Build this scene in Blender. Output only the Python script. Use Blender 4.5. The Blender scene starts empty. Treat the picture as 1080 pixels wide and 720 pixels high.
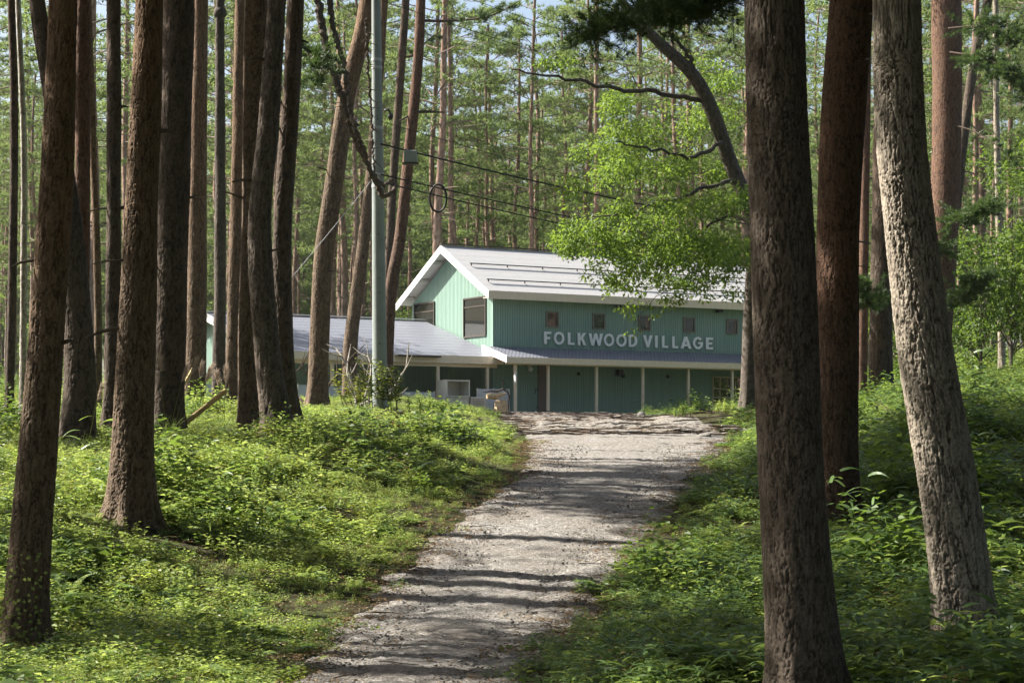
import bpy, math, random
import numpy as np
from mathutils import Vector

# ------------------------------------------------------------------ camera, world, sun, exposure
S = bpy.context.scene
COL = S.collection
F, CX, HY, EYE = 2100.0, 540.0, 475.0, 1.7        # focal length in photo pixels, centre, horizon row, eye height
cam_d = bpy.data.cameras.new('camera')
cam = bpy.data.objects.new('camera', cam_d)
COL.objects.link(cam)
cam.location = (0, 0, EYE)
cam.rotation_euler = (math.radians(90), 0, 0)
cam_d.sensor_width = 36
cam_d.lens = 70
cam_d.shift_y = (HY - 360) / 1080
cam_d.clip_start = 0.3
cam_d.clip_end = 2000
S.camera = cam

ELEV = math.radians(43)
LH = Vector((1, -0.30)).normalized()               # horizontal travel of sunlight
LDIR = Vector((LH.x * math.cos(ELEV), LH.y * math.cos(ELEV), -math.sin(ELEV)))
world = bpy.data.worlds.new('World')
S.world = world
world.use_nodes = True
wn = world.node_tree.nodes
sky = wn.new('ShaderNodeTexSky')
sky.sky_type = 'NISHITA'
sky.sun_disc = False
sky.sun_elevation = ELEV
sky.sun_rotation = math.atan2(-LH.x, -LH.y)
sky.dust_density = 4.0
world.node_tree.links.new(sky.outputs[0], wn['Background'].inputs[0])
wn['Background'].inputs[1].default_value = 0.07
sun_d = bpy.data.lights.new('sun', 'SUN')
sun_d.energy = 5.0
sun_d.angle = math.radians(0.5)
sun_d.color = (1.0, 0.945, 0.86)
sun = bpy.data.objects.new('sun', sun_d)
COL.objects.link(sun)
sun.location = (-30, 10, 40)
sun.rotation_euler = LDIR.to_track_quat('-Z', 'Y').to_euler()
S.view_settings.view_transform = 'Standard'
S.view_settings.look = 'None'
S.view_settings.exposure = 1.7
S.view_settings.gamma = 1
S.view_settings.use_curve_mapping = False
S.cycles.max_bounces = 6
S.cycles.diffuse_bounces = 3
S.cycles.transmission_bounces = 3
S.cycles.transparent_max_bounces = 4

# ------------------------------------------------------------------ helpers: objects
def link(o, parent=None):
    COL.objects.link(o)
    if parent is not None:
        o.parent = parent
    return o

def tag(o, label=None, cat=None, group=None, kind=None):
    if label: o['label'] = label
    if cat: o['category'] = cat
    if group: o['group'] = group
    if kind: o['kind'] = kind
    return o

def empty(name, loc, rz=0.0):
    o = bpy.data.objects.new(name, None)
    o.location = loc
    o.rotation_euler = (0, 0, rz)
    o.empty_display_size = 0.3
    return link(o)

def copy_tree(o, parent=None):
    c = o.copy()
    COL.objects.link(c)
    if parent is not None:
        c.parent = parent
    for ch in o.children:
        copy_tree(ch, c)
    return c

def np_mesh(name, V, Fa, mat=None, attrs=None, smooth=False):
    """V (n,3); Fa (m,k) array or list of such arrays."""
    me = bpy.data.meshes.new(name)
    if not isinstance(Fa, list):
        Fa = [Fa]
    Fa = [f for f in Fa if len(f)]
    V = np.asarray(V, dtype=np.float32)
    me.vertices.add(len(V))
    me.vertices.foreach_set('co', V.ravel())
    idx = np.concatenate([f.ravel() for f in Fa]).astype(np.int32)
    tot = np.concatenate([np.full(len(f), f.shape[1]) for f in Fa]).astype(np.int32)
    start = np.concatenate([[0], np.cumsum(tot)[:-1]]).astype(np.int32)
    me.loops.add(len(idx))
    me.loops.foreach_set('vertex_index', idx)
    me.polygons.add(len(tot))
    me.polygons.foreach_set('loop_start', start)
    me.polygons.foreach_set('loop_total', tot)
    me.update(calc_edges=True)
    if attrs:
        for k, a in attrs.items():
            at = me.attributes.new(k, 'FLOAT', 'POINT')
            at.data.foreach_set('value', np.asarray(a, dtype=np.float32).ravel())
    me.polygons.foreach_set('use_smooth', np.full(len(tot), smooth))
    if mat: me.materials.append(mat)
    me.validate()
    return me

def mobj(name, me, parent=None, loc=None):
    o = bpy.data.objects.new(name, me)
    if loc is not None: o.location = loc
    return link(o, parent)

class MB:
    """collects boxes, tubes, prisms; builds ONE mesh object"""
    def __init__(s): s.v, s.f = [], []
    def add(s, v, f):
        b = len(s.v)
        s.v += [tuple(p) for p in v]
        s.f += [tuple(i + b for i in q) for q in f]
    def box(s, x0, x1, y0, y1, z0, z1):
        s.add([(x0,y0,z0),(x1,y0,z0),(x1,y1,z0),(x0,y1,z0),(x0,y0,z1),(x1,y0,z1),(x1,y1,z1),(x0,y1,z1)],
              [(3,2,1,0),(4,5,6,7),(0,1,5,4),(1,2,6,5),(2,3,7,6),(3,0,4,7)])
    def slab(s, quad, t):
        """quad: 4 points (top face, counter-clockwise seen from above); thickness t downward"""
        q = [Vector(p) for p in quad]
        lo = [p - Vector((0, 0, t)) for p in q]
        s.add(q + lo, [(0,1,2,3),(7,6,5,4),(0,4,5,1),(1,5,6,2),(2,6,7,3),(3,7,4,0)])
    def tube(s, pts, rad, n=8, cap=True):
        P = [Vector(p) for p in pts]
        if not isinstance(rad, (list, tuple, np.ndarray)): rad = [rad] * len(P)
        V, Q = [], []
        up = Vector((0.31, 0.17, 0.93))
        for i, p in enumerate(P):
            t = (P[min(i+1, len(P)-1)] - P[max(i-1, 0)]).normalized()
            a = t.cross(up)
            if a.length < 1e-3: a = t.cross(Vector((1, 0, 0)))
            a.normalize(); b = t.cross(a)
            for k in range(n):
                an = 2*math.pi*k/n
                V.append(p + (a*math.cos(an) + b*math.sin(an)) * rad[i])
        for i in range(len(P)-1):
            for k in range(n):
                k2 = (k+1) % n
                Q.append((i*n+k, i*n+k2, (i+1)*n+k2, (i+1)*n+k))
        if cap:
            Q.append(tuple(range(n-1, -1, -1)))
            Q.append(tuple((len(P)-1)*n + k for k in range(n)))
        s.add(V, Q)
    def ellipsoid(s, c, r, nu=10, nv=6):
        V, Q = [], []
        for j in range(nv+1):
            ph = math.pi*j/nv
            for i in range(nu):
                th = 2*math.pi*i/nu
                V.append((c[0]+r[0]*math.sin(ph)*math.cos(th), c[1]+r[1]*math.sin(ph)*math.sin(th), c[2]+r[2]*math.cos(ph)))
        for j in range(nv):
            for i in range(nu):
                i2 = (i+1) % nu
                Q.append((j*nu+i, (j+1)*nu+i, (j+1)*nu+i2, j*nu+i2))
        s.add(V, Q)
    def mesh(s, name, mat, smooth=False):
        me = bpy.data.meshes.new(name)
        me.from_pydata(s.v, [], s.f)
        me.materials.append(mat)
        if smooth: me.polygons.foreach_set('use_smooth', [True]*len(me.polygons))
        me.update()
        return me
    def build(s, name, mat, parent=None, smooth=False, bevel=0):
        o = mobj(name, s.mesh(name, mat, smooth), parent)
        if bevel:
            m = o.modifiers.new('bevel', 'BEVEL'); m.width = bevel; m.segments = 2; m.limit_method = 'ANGLE'
        return o

# ------------------------------------------------------------------ helpers: materials
class NT:
    def __init__(s, name):
        s.m = bpy.data.materials.new(name); s.m.use_nodes = True
        s.t = s.m.node_tree; s.t.nodes.clear()
        s.out = s.n('ShaderNodeOutputMaterial')
    def n(s, typ, **kw):
        nd = s.t.nodes.new(typ)
        for k, v in kw.items(): setattr(nd, k, v)
        return nd
    def l(s, a, b): s.t.links.new(a, b)
    def set(s, sock, v):
        if hasattr(v, 'is_output'): s.l(v, sock)
        else: sock.default_value = v
    def noise(s, vec, scale, detail=4, rough=0.55):
        nd = s.n('ShaderNodeTexNoise'); nd.inputs['Scale'].default_value = scale
        nd.inputs['Detail'].default_value = detail; nd.inputs['Roughness'].default_value = rough
        if vec is not None: s.l(vec, nd.inputs['Vector'])
        return nd.outputs['Fac']
    def vor(s, vec, scale, feature='F1', out='Distance'):
        nd = s.n('ShaderNodeTexVoronoi', feature=feature); nd.inputs['Scale'].default_value = scale
        if vec is not None: s.l(vec, nd.inputs['Vector'])
        return nd.outputs[out]
    def ramp(s, fac, stops):
        nd = s.n('ShaderNodeValToRGB')
        e = nd.color_ramp.elements
        while len(e) < len(stops): e.new(0.5)
        for el, (p, c) in zip(e, stops):
            el.position = p; el.color = (*c, 1) if len(c) == 3 else c
        s.l(fac, nd.inputs[0]); return nd.outputs[0]
    def mix(s, fac, a, b, blend='MIX'):
        nd = s.n('ShaderNodeMix', data_type='RGBA', blend_type=blend)
        s.set(nd.inputs[0], fac); s.set(nd.inputs[6], a if hasattr(a,'is_output') else (*a, 1)); s.set(nd.inputs[7], b if hasattr(b,'is_output') else (*b, 1))
        return nd.outputs[2]
    def math(s, op, a, b=0.0, clamp=False):
        nd = s.n('ShaderNodeMath', operation=op, use_clamp=clamp)
        s.set(nd.inputs[0], a); s.set(nd.inputs[1], b); return nd.outputs[0]
    def rng(s, v, a, b, c, d):
        nd = s.n('ShaderNodeMapRange'); s.l(v, nd.inputs[0])
        for i, x in enumerate((a, b, c, d)): nd.inputs[i+1].default_value = x
        return nd.outputs[0]
    def mapping(s, vec, scale=(1,1,1), loc=(0,0,0)):
        nd = s.n('ShaderNodeMapping'); nd.inputs['Scale'].default_value = scale; nd.inputs['Location'].default_value = loc
        s.l(vec, nd.inputs[0]); return nd.outputs[0]
    def obj(s): return s.n('ShaderNodeTexCoord').outputs['Object']
    def pos(s): return s.n('ShaderNodeNewGeometry').outputs['Position']
    def rand(s): return s.n('ShaderNodeObjectInfo').outputs['Random']
    def attr(s, name): return s.n('ShaderNodeAttribute', attribute_name=name).outputs['Fac']
    def bump(s, h, strength=0.5, dist=0.01):
        nd = s.n('ShaderNodeBump'); nd.inputs['Strength'].default_value = strength; nd.inputs['Distance'].default_value = dist
        s.l(h, nd.inputs['Height']); return nd.outputs[0]
    def bsdf(s, col, rough=0.7, spec=0.3, metal=0.0, normal=None):
        nd = s.n('ShaderNodeBsdfPrincipled')
        s.set(nd.inputs['Base Color'], col if hasattr(col,'is_output') else (*col, 1))
        s.set(nd.inputs['Roughness'], rough); nd.inputs['Specular IOR Level'].default_value = spec
        nd.inputs['Metallic'].default_value = metal
        if normal is not None: s.l(normal, nd.inputs['Normal'])
        return nd.outputs[0]
    def done(s, sh): s.l(sh, s.out.inputs[0]); return s.m

def simple_mat(name, col, rough=0.6, spec=0.3, var=0.12, scale=6.0, metal=0.0):
    t = NT(name)
    f = t.noise(t.obj(), scale, 5)
    lo = tuple(c*(1-var) for c in col); hi = tuple(min(1, c*(1+var)) for c in col)
    c = t.ramp(f, [(0.3, lo), (0.7, hi)])
    b = t.bump(t.noise(t.obj(), scale*12, 3), 0.15, 0.004)
    return t.done(t.bsdf(c, rough, spec, metal, b))

def leaf_mat(name, cols, trans=(0.20, 0.33, 0.04), tfac=0.35, rough=0.42, spec=0.4):
    """cols: ramp of leaf colours picked per leaf (attribute) and per plant (random)"""
    t = NT(name)
    a = t.attr('tint')
    r = t.rand()
    f = t.math('ADD', t.math('MULTIPLY', a, 0.6), t.math('MULTIPLY', r, 0.4))
    n = len(cols)
    c = t.ramp(f, [(0.12 + 0.76*i/(n-1), cols[i]) for i in range(n)])
    p = t.bsdf(c, rough, spec)
    tr = t.n('ShaderNodeBsdfTranslucent')
    t.l(t.mix(0.55, c, trans), tr.inputs[0])
    mx = t.n('ShaderNodeMixShader'); mx.inputs[0].default_value = tfac
    t.l(p, mx.inputs[1]); t.l(tr.outputs[0], mx.inputs[2])
    return t.done(mx.outputs[0])

def bark_mat(name, plate_a, plate_b, crack, red=(0.175, 0.094, 0.047), red_amt=0.85, fine=60.0):
    t = NT(name)
    o = t.obj()
    st = t.mapping(o, (1, 1, 0.3))
    n1 = t.noise(st, 14, 6, 0.65)
    n2 = t.noise(o, 1.6, 3)
    c = t.ramp(n1, [(0.3, plate_a), (0.72, plate_b)])
    c = t.mix(t.math('MULTIPLY', t.attr('red'), t.rng(n2, 0.3, 0.7, 0.45*red_amt, red_amt), clamp=True), c, t.mix(n1, tuple(x*0.62 for x in red), tuple(min(1, x*1.35) for x in red)))
    c = t.mix(t.rng(t.attr('tone'), 0.2, 0.85, 0.0, 0.6), c, t.mix(0.65, c, tuple(min(1, x*2.2) for x in plate_b)))
    c = t.mix(t.math('MULTIPLY', t.attr('crack'), 0.85), c, crack)
    vv = t.vor(t.mapping(o, (1, 1, 0.35)), fine*0.45, 'F1')
    lich = t.rng(t.noise(o, 7, 5, 0.7), 0.64, 0.74, 0, 0.25)
    c = t.mix(lich, c, (0.14, 0.145, 0.12))
    h = t.math('ADD', t.math('MULTIPLY', vv, 0.7), t.noise(st, fine, 5, 0.7))
    b = t.bump(h, 0.75, 0.012)
    return t.done(t.bsdf(c, 0.85, 0.2, 0, b))

M = {}
M['bark_pine'] = bark_mat('pine bark', (0.072, 0.051, 0.033), (0.150, 0.108, 0.072), (0.028, 0.018, 0.012))
M['bark_dark'] = bark_mat('dark bark', (0.050, 0.036, 0.026), (0.105, 0.080, 0.060), (0.02, 0.015, 0.011), red_amt=0.4)
M['bark_grey'] = bark_mat('grey larch bark', (0.066, 0.050, 0.038), (0.135, 0.108, 0.083), (0.026, 0.02, 0.016), red=(0.13,0.08,0.055), red_amt=0.3)
M['bark_pale'] = bark_mat('pale plated bark', (0.175, 0.148, 0.115), (0.33, 0.285, 0.225), (0.05, 0.038, 0.029), red=(0.2,0.13,0.09), red_amt=0.15)
M['bark_red'] = bark_mat('red bark', (0.060, 0.038, 0.028), (0.115, 0.075, 0.053), (0.024, 0.016, 0.011), red=(0.155,0.075,0.042), red_amt=0.8)
M['bark_far'] = bark_mat('forest bark', (0.13, 0.095, 0.075), (0.27, 0.205, 0.165), (0.08, 0.06, 0.05), red=(0.26,0.135,0.08), fine=25)
M['bark_smooth'] = bark_mat('smooth dark bark', (0.06, 0.05, 0.042), (0.11, 0.092, 0.075), (0.04, 0.03, 0.025), red_amt=0.2)
M['needle'] = leaf_mat('pine needles', [(0.030,0.060,0.018),(0.050,0.095,0.026),(0.075,0.125,0.034)], (0.14,0.22,0.04), 0.25)
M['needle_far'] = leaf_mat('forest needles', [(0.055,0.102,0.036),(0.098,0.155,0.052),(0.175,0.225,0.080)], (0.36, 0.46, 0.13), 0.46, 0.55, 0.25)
M['leaf_bright'] = leaf_mat('fresh leaves', [(0.052,0.110,0.018),(0.088,0.158,0.024),(0.150,0.215,0.036)], (0.34,0.47,0.06), 0.48, 0.5, 0.3)
M['leaf_shrub'] = leaf_mat('shrub leaves', [(0.045,0.090,0.017),(0.075,0.135,0.022),(0.115,0.180,0.030)], (0.26,0.38,0.05), 0.42, 0.5, 0.3)
M['weed'] = leaf_mat('weed leaves', [(0.065,0.125,0.030),(0.130,0.205,0.045),(0.225,0.295,0.070),(0.38,0.42,0.13)], (0.52,0.64,0.13), 0.45, 0.55, 0.25)
M['weed_yellow'] = leaf_mat('yellowing weed leaves', [(0.10,0.15,0.02),(0.17,0.20,0.03),(0.24,0.22,0.04)], (0.34,0.38,0.05), 0.42)
M['sasa'] = leaf_mat('bamboo grass leaves', [(0.050,0.098,0.026),(0.090,0.158,0.040),(0.155,0.225,0.062)], (0.36,0.48,0.09), 0.38, 0.45, 0.3)
M['grass'] = leaf_mat('grass blades', [(0.085,0.150,0.035),(0.165,0.240,0.060),(0.30,0.34,0.12)], (0.46,0.56,0.14), 0.42, 0.55, 0.25)
M['dry'] = leaf_mat('dry litter', [(0.11,0.07,0.04),(0.19,0.13,0.07),(0.28,0.20,0.11)], (0.25,0.16,0.06), 0.15, 0.7, 0.2)
M['plume'] = leaf_mat('pampas plume', [(0.42,0.33,0.26),(0.55,0.46,0.38)], (0.5,0.4,0.3), 0.35, 0.7, 0.2)
M['dead_wood'] = bark_mat('weathered dead wood', (0.28,0.25,0.21), (0.50,0.46,0.40), (0.16,0.13,0.11), red_amt=0.0)

def soil():
    t = NT('forest soil')
    p = t.pos()
    c = t.ramp(t.noise(p, 1.2, 6, 0.65), [(0.3, (0.035,0.028,0.018)), (0.5, (0.065,0.055,0.030)), (0.66, (0.060,0.085,0.022)), (0.8, (0.10,0.085,0.05))])
    c = t.mix(t.rng(t.noise(p, 22, 4), 0.45, 0.65, 0, 0.7), c, (0.045,0.075,0.018))
    b = t.bump(t.noise(p, 35, 5, 0.7), 0.9, 0.05)
    return t.done(t.bsdf(c, 0.95, 0.1, 0, b))
def gravel():
    t = NT('gravel')
    p = t.pos()
    v = t.vor(p, 38, 'F1', 'Color')
    sep = t.n('ShaderNodeSeparateColor'); t.l(v, sep.inputs[0])
    st = t.ramp(sep.outputs[0], [(0.0, (0.105,0.098,0.088)), (0.4, (0.20,0.190,0.174)), (0.75, (0.285,0.273,0.252)), (1.0, (0.42,0.405,0.38))])
    big = t.noise(p, 0.9, 5, 0.6)
    c = t.mix(t.rng(big, 0.35, 0.7, 0.05, 0.55), st, (0.185,0.155,0.120))
    grit = t.vor(p, 120, 'F1', 'Distance')
    c = t.mix(t.rng(t.noise(p, 60, 3), 0.52, 0.7, 0, 0.5), c, (0.07,0.058,0.045))
    # brown humus of the yard further up, blended by the mesh attribute
    wood = t.ramp(t.noise(t.mapping(p, (0.9, 1.2, 1)), 2.2, 9, 0.7), [(0.3, (0.030,0.022,0.017)), (0.48, (0.115,0.086,0.064)), (0.68, (0.25,0.21,0.172))])
    c = t.mix(t.attr('humus'), c, wood)
    h = t.math('ADD', t.vor(p, 38, 'F1', 'Distance'), t.math('MULTIPLY', grit, 0.6))
    b = t.bump(t.math('ADD', h, t.noise(p, 9, 5)), 0.7, 0.02)
    return t.done(t.bsdf(c, 0.9, 0.15, 0, b))
M['soil'], M['gravel'] = soil(), gravel()

def siding(name, col):
    t = NT(name)
    p = t.obj()
    f = t.noise(t.mapping(p, (7, 7, 0.25)), 2, 5, 0.6)
    c = t.ramp(f, [(0.25, tuple(x*0.86 for x in col)), (0.75, tuple(x*1.10 for x in col))])
    c = t.mix(t.rng(t.noise(p, 0.7, 4), 0.45, 0.75, 0, 0.16), c, (0.16,0.19,0.15))
    return t.done(t.bsdf(c, 0.55, 0.3, 0, t.bump(t.noise(t.mapping(p,(20,20,1)), 4, 4), 0.12, 0.004)))
M['siding'] = siding('green vertical siding', (0.235, 0.350, 0.292))
def roofing():
    t = NT('speckled grey roofing')
    p = t.obj()
    f = t.noise(p, 45, 3, 0.8)
    c = t.ramp(f, [(0.3, (0.27,0.27,0.275)), (0.5, (0.37,0.368,0.365)), (0.7, (0.52,0.51,0.50))])
    c = t.mix(t.rng(t.noise(p, 1.3, 5), 0.45, 0.8, 0, 0.35), c, (0.34,0.33,0.32))
    return t.done(t.bsdf(c, 0.5, 0.35, 0, t.bump(f, 0.25, 0.006)))
M['roof'] = roofing()
def shaded_roofing():  # same roofing as the main roof, its shade put into a darker bluish colour
    t = NT('speckled roofing darkened for shade')
    p = t.obj()
    f = t.noise(p, 40, 3, 0.8)
    c = t.ramp(f, [(0.3, (0.095,0.10,0.125)), (0.55, (0.175,0.185,0.22)), (0.72, (0.38,0.38,0.40))])
    return t.done(t.bsdf(c, 0.45, 0.4, 0, t.bump(f, 0.25, 0.006)))
M['roof_shaded'] = shaded_roofing()
M['cream'] = simple_mat('cream painted trim', (0.80, 0.67, 0.50), 0.6, 0.3, 0.06)
M['white_trim'] = simple_mat('white painted board', (0.72, 0.69, 0.64), 0.6, 0.3, 0.05)
M['white'] = simple_mat('white paint', (0.88, 0.88, 0.86), 0.5, 0.3, 0.03)
M['dark_metal'] = simple_mat('dark metal', (0.03, 0.03, 0.032), 0.5, 0.4)
M['frame'] = simple_mat('brown window frame', (0.055, 0.045, 0.037), 0.5, 0.3)
M['cream_frame'] = simple_mat('cream window bars', (0.55, 0.45, 0.32), 0.6, 0.3)
M['taupe'] = simple_mat('taupe door panel', (0.165, 0.125, 0.10), 0.6, 0.3, 0.06)
M['concrete'] = simple_mat('pale concrete', (0.55, 0.53, 0.49), 0.9, 0.1, 0.15, 2)
M['pole'] = simple_mat('grey green concrete pole', (0.24, 0.275, 0.255), 0.7, 0.3, 0.1, 3)
M['panel'] = simple_mat('pale grey sheet', (0.56, 0.58, 0.60), 0.6, 0.3, 0.06)
M['cabinet'] = simple_mat('off white cabinet', (0.70, 0.66, 0.58), 0.6, 0.3, 0.06)
M['wire'] = simple_mat('black cable', (0.015, 0.015, 0.015), 0.6, 0.3)
M['steel'] = simple_mat('galvanised steel', (0.42, 0.43, 0.43), 0.45, 0.5, 0.1, 4)
M['cut_wood'] = simple_mat('fresh cut wood', (0.55, 0.40, 0.24), 0.8, 0.2, 0.25, 9)
M['bamboo'] = simple_mat('yellow wood', (0.50, 0.38, 0.14), 0.6, 0.3, 0.2, 3)
M['stone'] = simple_mat('grey stone', (0.17, 0.16, 0.145), 0.9, 0.15, 0.3, 20)
def glass(spec):
    t = NT('dark window glass')
    return t.done(t.bsdf((0.012,0.014,0.013), 0.05, spec, 0, t.bump(t.noise(t.obj(), 1.5, 2), 0.05, 0.02)))
M['glass'] = glass(0.12); M['glass_front'] = glass(0.7)
M['frame_pale'] = simple_mat('weathered window frame', (0.20, 0.175, 0.14), 0.6, 0.3)

# ------------------------------------------------------------------ terrain
def sstep(x, a, b):
    t = np.clip((x - a) / (b - a), 0, 1)
    return t*t*(3-2*t)
_UNDER = 0.14
_d = np.array([-60, 15, 18, 20, 22, 26, 32, 40, 50, 60, 72, 84, 120, 400])
_z = np.array([-1.71, -1.71, -1.69, -1.55, -1.33, -0.86, -0.36, 0.09, 0.47, 0.83, 1.23, 1.50, 1.9, 9.0]) + EYE
_pd = np.array([12, 15, 18, 22, 26, 32, 40, 50, 60, 68, 80, 90.])
_pl = np.array([262, 303, 350, 420, 486, 550, 555, 550, 543, 534, 525, 520.])
_pr = np.array([552, 566, 592, 652, 703, 745, 772, 765, 715, 672, 655, 650.])
_pl = (_pl - CX)/F*_pd
_pr = (_pr - CX)/F*_pd
def smooth_interp(d, xs, ys):
    return (np.interp(d-1.2, xs, ys) + np.interp(d, xs, ys) + np.interp(d+1.2, xs, ys)) / 3
def path_l(d): return smooth_interp(d, _pd, _pl)
def path_r(d): return smooth_interp(d, _pd, _pr)
HA = math.atan2(0.515, 0.857)
HC = np.array([-0.80, 84.0]); HZ = 3.20
def to_house(x, y):
    dx, dy = x - HC[0], y - HC[1]
    return dx*math.cos(HA) + dy*math.sin(HA), -dx*math.sin(HA) + dy*math.cos(HA)   # local x, local y (back positive)
def waves(x, y):
    return (np.sin(x*0.9+y*0.37+1.1)*np.sin(y*0.71-x*0.23) * 0.06 + np.sin(x*2.3+0.5)*np.sin(y*1.9+x*0.6)*0.025)
def ground(x, y):
    x = np.asarray(x, float); y = np.asarray(y, float)
    g = smooth_interp(y, _d, _z)
    L, R = path_l(y), path_r(y)
    off = sstep(np.maximum(L - x, x - R), 0.0, 1.5)
    bump = np.minimum(np.maximum(0, L - x)*0.17, 0.58) * sstep(y, 15, 27)
    bank = 3.6*(1-np.exp(-np.maximum(0, x - R - 0.3 - 4.5*sstep(y, 48, 62))*0.22/3.6)) * sstep(y, 19, 44)
    g = g + 0.55*np.exp(-((x-7.0)**2/7 + (y-55.5)**2/9))
    g = g + bump + bank + waves(x, y)*off
    u, v = to_house(x, y)
    dx = np.maximum(np.maximum(-13.0 - u, u - 16.5), 0); dy = np.maximum(np.maximum(-2.6 - v, v - 9), 0)
    w = sstep(np.hypot(dx, dy), 0, 6)
    return g*w + (HZ - 0.06)*(1-w)
def proj(x, y, z): return CX + F*x/y, HY - F*(z-EYE)/y
def hit(px, py, lo=11.0, hi=140.0):
    ds = np.arange(lo, hi, 0.05)
    xs = (px-CX)/F*ds
    yy = HY - F*(ground(xs, ds)-EYE)/ds
    i = np.argmax(yy <= py)
    if yy[i] > py: i = int(np.argmin(yy))
    return float(ds[i])
def at(px, py, d): return Vector(((px-CX)/F*d, d, EYE + (HY-py)*d/F))

def sheet(name, xs2, ys2, zs2, mat, attrs=None, smooth=True):
    r, c = xs2.shape
    V = np.stack([xs2, ys2, zs2], -1).reshape(-1, 3)
    i = np.arange(r-1)[:, None]*c + np.arange(c-1)[None]
    Q = np.stack([i, i+1, i+c+1, i+c], -1).reshape(-1, 4)
    return np_mesh(name, V, Q, mat, attrs, smooth)
gx = np.concatenate([np.linspace(-320, -30, 16)[:-1], np.arange(-30, 30, 0.3), np.linspace(30, 320, 16)])
gy = np.concatenate([np.linspace(-60, 10, 12)[:-1], np.arange(10, 100, 0.35), np.geomspace(100, 420, 30)])
X, Y = np.meshgrid(gx, gy)
under_path = np.clip(np.minimum(X-path_l(Y), path_r(Y)-X)/0.4 - 0.2, 0, 1)*((Y > 8.5) & (Y < 80))
rs = np.random.RandomState(5)
tag(mobj('ground', sheet('ground', X, Y, ground(X, Y) - _UNDER*under_path, M['soil'])), 'forest floor of dark soil and moss', kind='structure')

pd_ = np.arange(8, 80.5, 0.14); tt = np.linspace(0, 1, 40)
D2 = np.repeat(pd_[:, None], len(tt), 1)
wob = 0.10*np.sin(pd_*2.3) + 0.07*np.sin(pd_*5.1+1) + 0.05*np.sin(pd_*11.3)
wob2 = 0.10*np.sin(pd_*1.9+2) + 0.07*np.sin(pd_*4.3) + 0.05*np.sin(pd_*12.1+1)
Lx, Rx = path_l(pd_)-0.15+wob, path_r(pd_)+0.15+wob2
X2 = Lx[:, None]*(1-tt) + Rx[:, None]*tt
hum = sstep(D2, 48, 64)*(0.30+0.28*np.sin(X2*0.35+D2*0.8+np.sin(D2*0.31)*2)) + 0.2*sstep(np.abs(tt[None]-0.5), 0.36, 0.5)*np.ones_like(D2)
hum = np.clip(hum + 0.38*sstep(D2, 57, 63) + 0.14*np.sin(D2*2.1+np.sin(X2*0.8)*1.2)*sstep(D2, 40, 52), 0, 1)
rut = -0.022*(np.exp(-((tt-0.27)/0.09)**2) + np.exp(-((tt-0.72)/0.09)**2))[None]*np.ones_like(D2)
rough = 0.005*np.sin(X2*9+np.sin(D2*5)*2)*np.sin(D2*7+X2*3) + 0.007*rs.randn(*D2.shape)
ridges = sstep(D2, 44, 54)*(0.035*np.sin(D2*2.6+np.sin(X2*0.7+1)*1.5+np.sin(X2*2.1)*0.5) + 0.03*np.sin(D2*5.3+X2*0.9+np.sin(X2*1.7)) + 0.02*rs.randn(*D2.shape))
edge = sstep(np.minimum(tt, 1-tt), 0, 0.16)[None]
Z2 = ground(X2, D2) + 0.006 + (0.045 + rut + rough + ridges)*edge - 0.04*(1-edge)
tag(mobj('path', sheet('path', X2, D2, Z2, M['gravel'], {'humus': hum})), 'pale gravel driveway winding up to the green building', kind='structure')

# ------------------------------------------------------------------ house
def ribbed(u0, u1, z0, z1, pitch=0.12, depth=0.018):
    """ribbed sheet in the local x-z plane facing -y; z1 may be a function of u"""
    us, ys = [], []
    n = int(round((u1-u0)/pitch)); p = (u1-u0)/n
    for i in range(n):
        a = u0 + i*p
        us += [a, a+p*0.68, a+p*0.76, a+p*0.92]; ys += [-depth, -depth, 0, 0]
    us.append(u1); ys.append(-depth)
    zt = [z1(u) if callable(z1) else z1 for u in us]
    V = [(u, y, z0) for u, y in zip(us, ys)] + [(u, y, z) for u, y, z in zip(us, ys, zt)]
    k = len(us)
    Fc = [(i, i+1, k+i+1, k+i) for i in range(k-1)]
    return V, Fc
def rot_gable(V):     # sheet drawn in x-z facing -y -> plane x=0 facing -x, running back (x -> +y reversed)
    return [(p[1], -p[0], p[2]) for p in V]

def window(parent, facing, a0, a1, z0, z1, fmat, bars=(), name='window', fw=0.06):
    """facing 'front' (plane y=0) or 'gable' (plane x=0)"""
    def P(mb, p0, p1, q0, q1, d0, d1):
        if facing == 'front': mb.box(p0, p1, -d1, -d0, q0, q1)
        else: mb.box(-d1, -d0, p0, p1, q0, q1)
    m = MB()
    P(m, a0, a0+fw, z0, z1, 0.004, 0.075); P(m, a1-fw, a1, z0, z1, 0.004, 0.075)
    P(m, a0+fw, a1-fw, z0, z0+fw, 0.004, 0.073); P(m, a0+fw, a1-fw, z1-fw, z1, 0.004, 0.073)
    for kind, t in bars:
        if kind == 'h': P(m, a0+fw, a1-fw, t-0.025, t+0.025, 0.03, 0.062)
        else: P(m, t-0.022, t+0.022, z0+fw, z1-fw, 0.03, 0.060)
    w = m.build(name, fmat, parent)
    g = MB(); P(g, a0+fw*0.8, a1-fw*0.8, z0+fw*0.8, z1-fw*0.8, 0.02, 0.034)
    g.build('pane', M['glass_front'] if facing == 'front' else M['glass'], w)
    return w

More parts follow.
